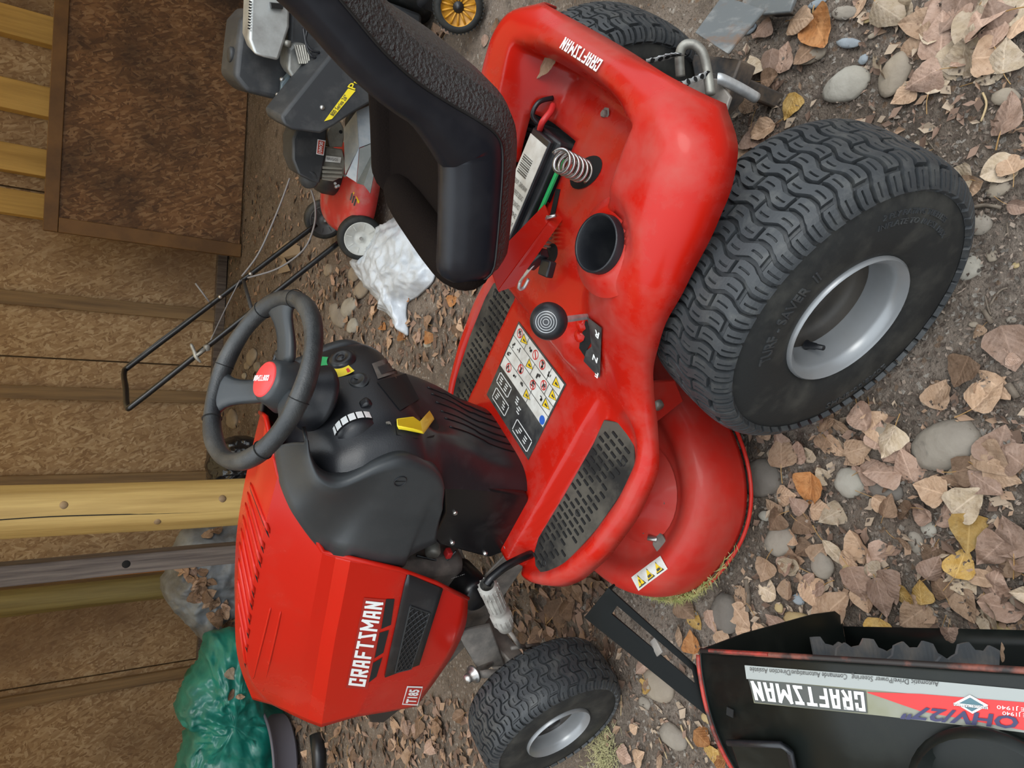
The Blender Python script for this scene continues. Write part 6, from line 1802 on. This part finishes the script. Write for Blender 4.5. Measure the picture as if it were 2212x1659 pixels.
def add_leaf(px, py, size, col, zone, rot=None, stem=None, z=None, tilt=.25, k=None, label=None, group=None):
    p = gz(px, py, .01) if z is None else None
    if p is not None:
        if in_mower(p.x, p.y, .03): return
        zz = ground_h(p.x, p.y) + lr.uniform(.002, .012)
        pos = (p.x, p.y, zz)
    else: pos = z
    k = lr.randrange(8) if k is None else k
    me, sm = LEAF[col, k]
    o = bpy.data.objects.new('leaf', me); COL.objects.link(o)
    o.location = pos; o.scale = (size, size*lr.uniform(.9, 1.15), size*lr.uniform(1.0, 1.9))
    o.rotation_euler = (lr.gauss(0, tilt), lr.gauss(0, tilt), rot if rot is not None else lr.uniform(0, 2*PI))
    hasst = False
    if (lr.random() < .55 if stem is None else stem):
        s = bpy.data.objects.new('stem', sm); COL.objects.link(s); s.parent = o; hasst = True
    shp = ('broad pointed', 'round', 'heart-shaped', 'broad pointed', 'narrow', 'heart-shaped', 'round', 'broad pointed')[k]
    sz = 'large' if size > .066 else ('small' if size < .046 else 'middling')
    st = 'with its stalk' if hasst else 'without stalk'
    tag(o, label or '%s %s %s %s %s' % (sz, shp, LLAB[col], st, zone), 'leaf', group or '%s %s dead leaves, %s, %s, %s' % (sz, shp, LLAB[col].replace(' dead leaf', ''), st, zone))
    NLEAF[0] += 1
    return o
BIG = [(1748,1061,'orange',.085), (1956,999,'pink',.07), (2095,1079,'pale',.07), (2092,1155,'gold',.07), (2117,1249,'tan',.075), (2139,1187,'pink',.075), (2171,1028,'tan',.06), (2157,959,'pink',.075), (2128,992,'tan',.065),
 (1788,901,'tan',.065), (1813,920,'tan',.06), (1896,880,'pink',.07), (1943,876,'tan',.06), (1911,909,'pink',.065), (2063,1260,'pale',.055), (2084,1314,'tan',.06), (2157,1314,'pink',.075), (2182,1155,'pink',.07), (1795,1194,'pale',.075),
 (1853,1180,'tan',.08), (1882,1231,'pale',.045), (1954,1285,'gold',.05), (1990,1278,'gold',.045), (1864,1292,'tan',.065), (1806,1307,'tan',.075), (1752,1288,'tan',.065), (1654,1278,'pale',.065), (1697,1274,'tan',.05), (1587,1285,'tan',.065),
 (1598,1335,'tan',.065), (1672,1350,'pink',.065), (1650,1234,'tan',.06), (1697,1223,'pink',.06), (1788,1115,'pale',.06), (1697,1071,'tan',.055), (1726,977,'pink',.06), (1683,945,'pink',.05), (1650,920,'tan',.055), (1802,967,'tan',.055),
 (1857,970,'tan',.055), (1896,938,'pink',.055), (1893,1021,'pink',.065), (2037,1108,'pink',.065), (2005,1057,'tan',.06), (1969,1332,'tan',.07), (1896,1375,'gold',.065), (2182,1383,'tan',.07), (2027,847,'tan',.06), (2139,847,'tan',.075),
 (2074,1213,'gold',.06), (2021,840,'tan',.05), (2147,831,'tan',.08), (2183,756,'pink',.08), (2205,745,'pink',.07), (2078,807,'dark',.06), (2033,774,'pink',.05), (2054,753,'tan',.05), (1771,72,'orange',.10), (1739,43,'tan',.08),
 (2010,61,'pale',.08), (2035,22,'pink',.09), (1938,25,'pale',.075), (1974,51,'tan',.07), (1988,87,'tan',.08), (2082,101,'pale',.085), (2090,58,'pale',.08), (2187,22,'pale',.09), (2064,22,'pink',.085), (2150,30,'pink',.08), (2120,15,'pale',.08),
 (2030,70,'pink',.085), (2017,163,'pale',.07), (1995,170,'pink',.07), (2133,163,'pale',.06), (1945,206,'tan',.05), (2180,242,'pink',.075), (1627,148,'pale',.07), (1703,231,'gold',.06), (1645,282,'tan',.07), (1598,275,'pink',.06), (1594,329,'tan',.07),
 (1978,315,'pale',.06), (1960,330,'pink',.05), (2064,387,'pale',.06), (2100,401,'tan',.055), (2151,365,'pale',.065), (2175,350,'tan',.05), (1645,65,'pink',.05), (1674,184,'pink',.05), (1562,268,'pale',.05), (1665,295,'pink',.06), (1620,300,'tan',.06),
 (1538,1344,'pink',.055), (1493,1383,'orange',.06), (1463,1376,'tan',.055), (1493,1342,'gold',.06), (1397,1483,'gold',.055), (1328,1559,'gold',.05), (1296,1582,'gold',.05), (1520,1600,'orange',.055), (1541,1623,'gold',.06), (1349,1636,'pink',.055),
 (1376,1636,'tan',.055), (1422,1646,'tan',.05), (1561,1387,'tan',.05), (1550,1640,'orange',.06), (1480,1320,'dark',.06), (1285,1615,'pink',.055), (1780,945,'dark',.05), (1840,990,'tan',.05), (2100,1010,'dark',.06), (2060,1040,'dark',.05), (2010,1210,'dark',.05)]
def zone_of(px, py):
    if px > 1850 and py < 260: return 'beyond the rear tire'
    if px < 1760 and py < 480: return 'by the mower hitch'
    if py < 860: return 'beside the rear tire'
    if py > 1430 or px < 1600: return 'round the black housing'
    return 'between rear tire and black housing'
for px, py, c_, s_ in BIG: add_leaf(px, py, s_*.88, c_, zone_of(px, py), tilt=.22)
def scatter(n, x0, x1, y0, y1, cols, smin, smax, zone, tilt=.3, mask=None):
    for _ in range(n):
        px, py = lr.uniform(x0, x1), lr.uniform(y0, y1)
        if mask and not mask(px, py): continue
        add_leaf(px, py, lr.uniform(smin, smax), lr.choice(cols), zone, tilt=tilt)
scatter(62, 1600, 2230, 890, 1420, ('tan', 'pink', 'pink', 'dark', 'pale', 'tan'), .035, .065, 'between rear tire and black housing')
scatter(16, 1980, 2220, 420, 860, ('tan', 'pink', 'dark'), .02, .04, 'beside the rear tire')
scatter(12, 1850, 2220, 0, 140, ('pale', 'pink', 'tan'), .05, .08, 'beyond the rear tire')
scatter(10, 1560, 1760, 60, 330, ('pink', 'tan', 'dark'), .035, .06, 'by the mower hitch')
scatter(36, 1060, 1300, 1170, 1400, ('dark', 'dark', 'pink', 'tan'), .045, .07, 'under the footrest and front axle')
scatter(36, 620, 1030, 1540, 1655, ('dark', 'dark', 'tan', 'pink'), .045, .075, 'under the nose of the mower', mask=lambda x, y: y > 1560 or x > 900)
scatter(46, 690, 1030, 600, 770, ('pink', 'tan', 'dark', 'orange'), .04, .065, 'behind the dash console')
scatter(14, 850, 1080, 0, 90, ('dark', 'pink', 'tan'), .04, .06, 'behind the red fender')
scatter(8, 1290, 1560, 1420, 1655, ('tan', 'pink', 'dark'), .025, .045, 'round the black housing')
# the leaf caught on the red fender and some on the tarps
q = MOW_M @ hit(FTREE, 1178, 140, .006)[0]
add_leaf(0, 0, .055, 'tan', '', z=tuple(q), rot=2.3, stem=True, tilt=.1, k=0, label='curled tan leaf lying in the red fender trough', group='leaf on the fender')

for (pos, n, col, size, lab) in TARP_LEAVES:
    o = add_leaf(0, 0, size, col, '', z=pos, stem=False, label=('%s resting on the teal tarp' if lab else '%s caught in the grey tarp bundle') % LLAB[col], group='%s on the %s tarp' % (LLAB[col].replace('leaf', 'leaves'), 'teal' if lab else 'grey'))
    o.rotation_mode = 'QUATERNION'; o.rotation_quaternion = Vector((0, 0, 1)).rotation_difference(n) @ Matrix.Rotation(lr.uniform(0, 6.28), 3, 'Z').to_quaternion()
# remaining litter too small to pick apart: one object
def litter(name, label, n, regs, cols, smin, smax, seed):
    rg = random.Random(seed); mb = MB(); mb.open = True
    idx = []
    for (x0, x1, y0, y1, w) in regs:
        for _ in range(int(n*w)):
            p = gz(rg.uniform(x0, x1), rg.uniform(y0, y1), .0)
            if p.y > 6.1: continue
            s = rg.uniform(smin, smax); a = rg.uniform(0, 2*PI); e = rg.uniform(.35, .9)
            u = Vector((math.cos(a), math.sin(a), rg.uniform(-.35, .35)))*s; v = Vector((-math.sin(a), math.cos(a), rg.uniform(-.35, .35)))*s*e
            z = ground_h(p.x, p.y) + rg.uniform(.002, .010)
            c = Vector((p.x, p.y, z)); up = Vector((0, 0, s*rg.uniform(-.05, .35)))
            k = len(mb.v); mb.v += [tuple(c - u), tuple(c - v*.8 - u*.2 + up), tuple(c + u), tuple(c + v*.8 + u*.1 + up)]; mb.f.append((k, k+1, k+2, k+3)); idx.append(rg.randrange(len(cols)))
    o = mb.build(name, cols[0])
    for c in cols[1:]: o.data.materials.append(c)
    for p, i in zip(o.data.polygons, idx): p.material_index = i
    o['kind'] = 'stuff'; o['label'] = label; o['category'] = 'leaf litter'
    return o
CR1 = mat('crumb_dark', (.07, .05, .038), .9); CR2 = mat('crumb_brown', (.15, .11, .085), .9); CR3 = mat('crumb_pale', (.27, .21, .165), .9)
litter('leaf_litter', 'broken dead leaves littering the shaded dirt towards the wall', 2600, [(470, 700, 380, 1000, .35), (640, 1040, 540, 800, .25), (600, 1060, 1500, 1659, .22), (1040, 1330, 1150, 1420, .18)], [mat('litter_dark', (.13, .08, .055), .85), mat('litter_pink', (.25, .16, .115), .85), mat('litter_tan', (.31, .2, .13), .85), MATS['litter_dark']], .008, .028, 5)
litter('soil_crumbs', 'leaf crumbs and chips strewn over the dirt', 9000, [(1550, 2230, -10, 480, .32), (1900, 2230, 400, 900, .15), (1560, 2230, 850, 1450, .33), (1260, 1640, 1250, 1659, .14), (1540, 1700, 200, 900, .06)], [CR1, CR2, CR1, CR3, SM_['d'], CR1], .0015, .006, 6)
litter('leaf_fragments', 'small torn leaf fragments strewn among the stones', 900, [(1560, 2230, 860, 1430, .5), (1850, 2230, 0, 330, .2), (1560, 1760, 40, 360, .12), (1280, 1600, 1400, 1655, .18)], [MATS['litter_pink'], MATS['litter_tan'], MATS['litter_dark'], mat('litter_pale', (.38, .29, .21), .85)], .005, .017, 8)
# twigs
TW = mat('twig_bark', (.10, .075, .055), .8, var=(.2, .16, .12), vscale=30)
TWL = mat('twig_straw', (.45, .33, .18), .7)
tws = [([(2062, 468), (2090, 452), (2130, 444), (2165, 450)], .0035, TW), ([(2140, 660), (2160, 630), (2178, 622)], .0016, TW), ([(2130, 640), (2138, 672), (2143, 680)], .0015, TW), ([(2122, 200), (2130, 225), (2118, 262)], .002, TWL), ([(2128, 672), (2146, 700)], .004, TW),
       ([(2176, 482), (2180, 520)], .0015, TW), ([(1862, 845), (1870, 880), (1876, 900)], .003, TW), ([(1470, 1565), (1480, 1590), (1498, 1617)], .0025, TWL), ([(1612, 1250), (1618, 1290), (1616, 1320)], .006, TW), ([(2180, 830), (2200, 860)], .006, TW), ([(1690, 215), (1672, 235), (1664, 255)], .003, TW),
       ([(1680, 290), (1700, 320)], .0015, TW), ([(1985, 280), (2030, 340)], .0012, TW), ([(1790, 170), (1800, 190)], .0015, TW), ([(1880, 230), (1890, 240)], .003, TW), ([(1340, 1520), (1345, 1500), (1343, 1545)], .0012, TWL), ([(1420, 1590), (1440, 1640)], .0015, TWL)]
for pts, r_, m in tws:
    P = [gz(x, y, .0) for x, y in pts]; P = [Vector((p.x, p.y, ground_h(p.x, p.y) + r_ + .003)) for p in P]; c = P[0].copy()
    o = MB().tube(cr([p - c for p in P], 4) if len(P) > 2 else [p - c for p in P], r_, 6).build('twig', m, None, smooth=True); o.location = c
    tag(o, 'dark broken twig on the dirt' if m is TW else 'straw coloured dry stalk on the dirt', 'twig', 'dark twigs on the dirt' if m is TW else 'straw stalks on the dirt')
# dry grass tuft by the front wheel
gb = MB(); gb.open = True; g2 = random.Random(9); gc = gz(1305, 1625, 0)
for i in range(700):
    p = gc + Vector((g2.gauss(0, .045), g2.gauss(0, .03), g2.uniform(0, .012))); a = g2.uniform(0, 2*PI); L = g2.uniform(.01, .035)
    d = Vector((math.cos(a), math.sin(a), g2.uniform(-.1, .4)))*L; w = Vector((-math.sin(a), math.cos(a), 0))*.0009
    gb.add([p - w, p + w, p + d], [(0, 1, 2)])
o = gb.build('dry_grass', mat('straw_grass', (.46, .42, .22), .8, var=(.3, .3, .14), vscale=50)); o['kind'] = 'stuff'; o['label'] = 'tuft of dry straw coloured grass beside the front wheel'; o['category'] = 'grass'
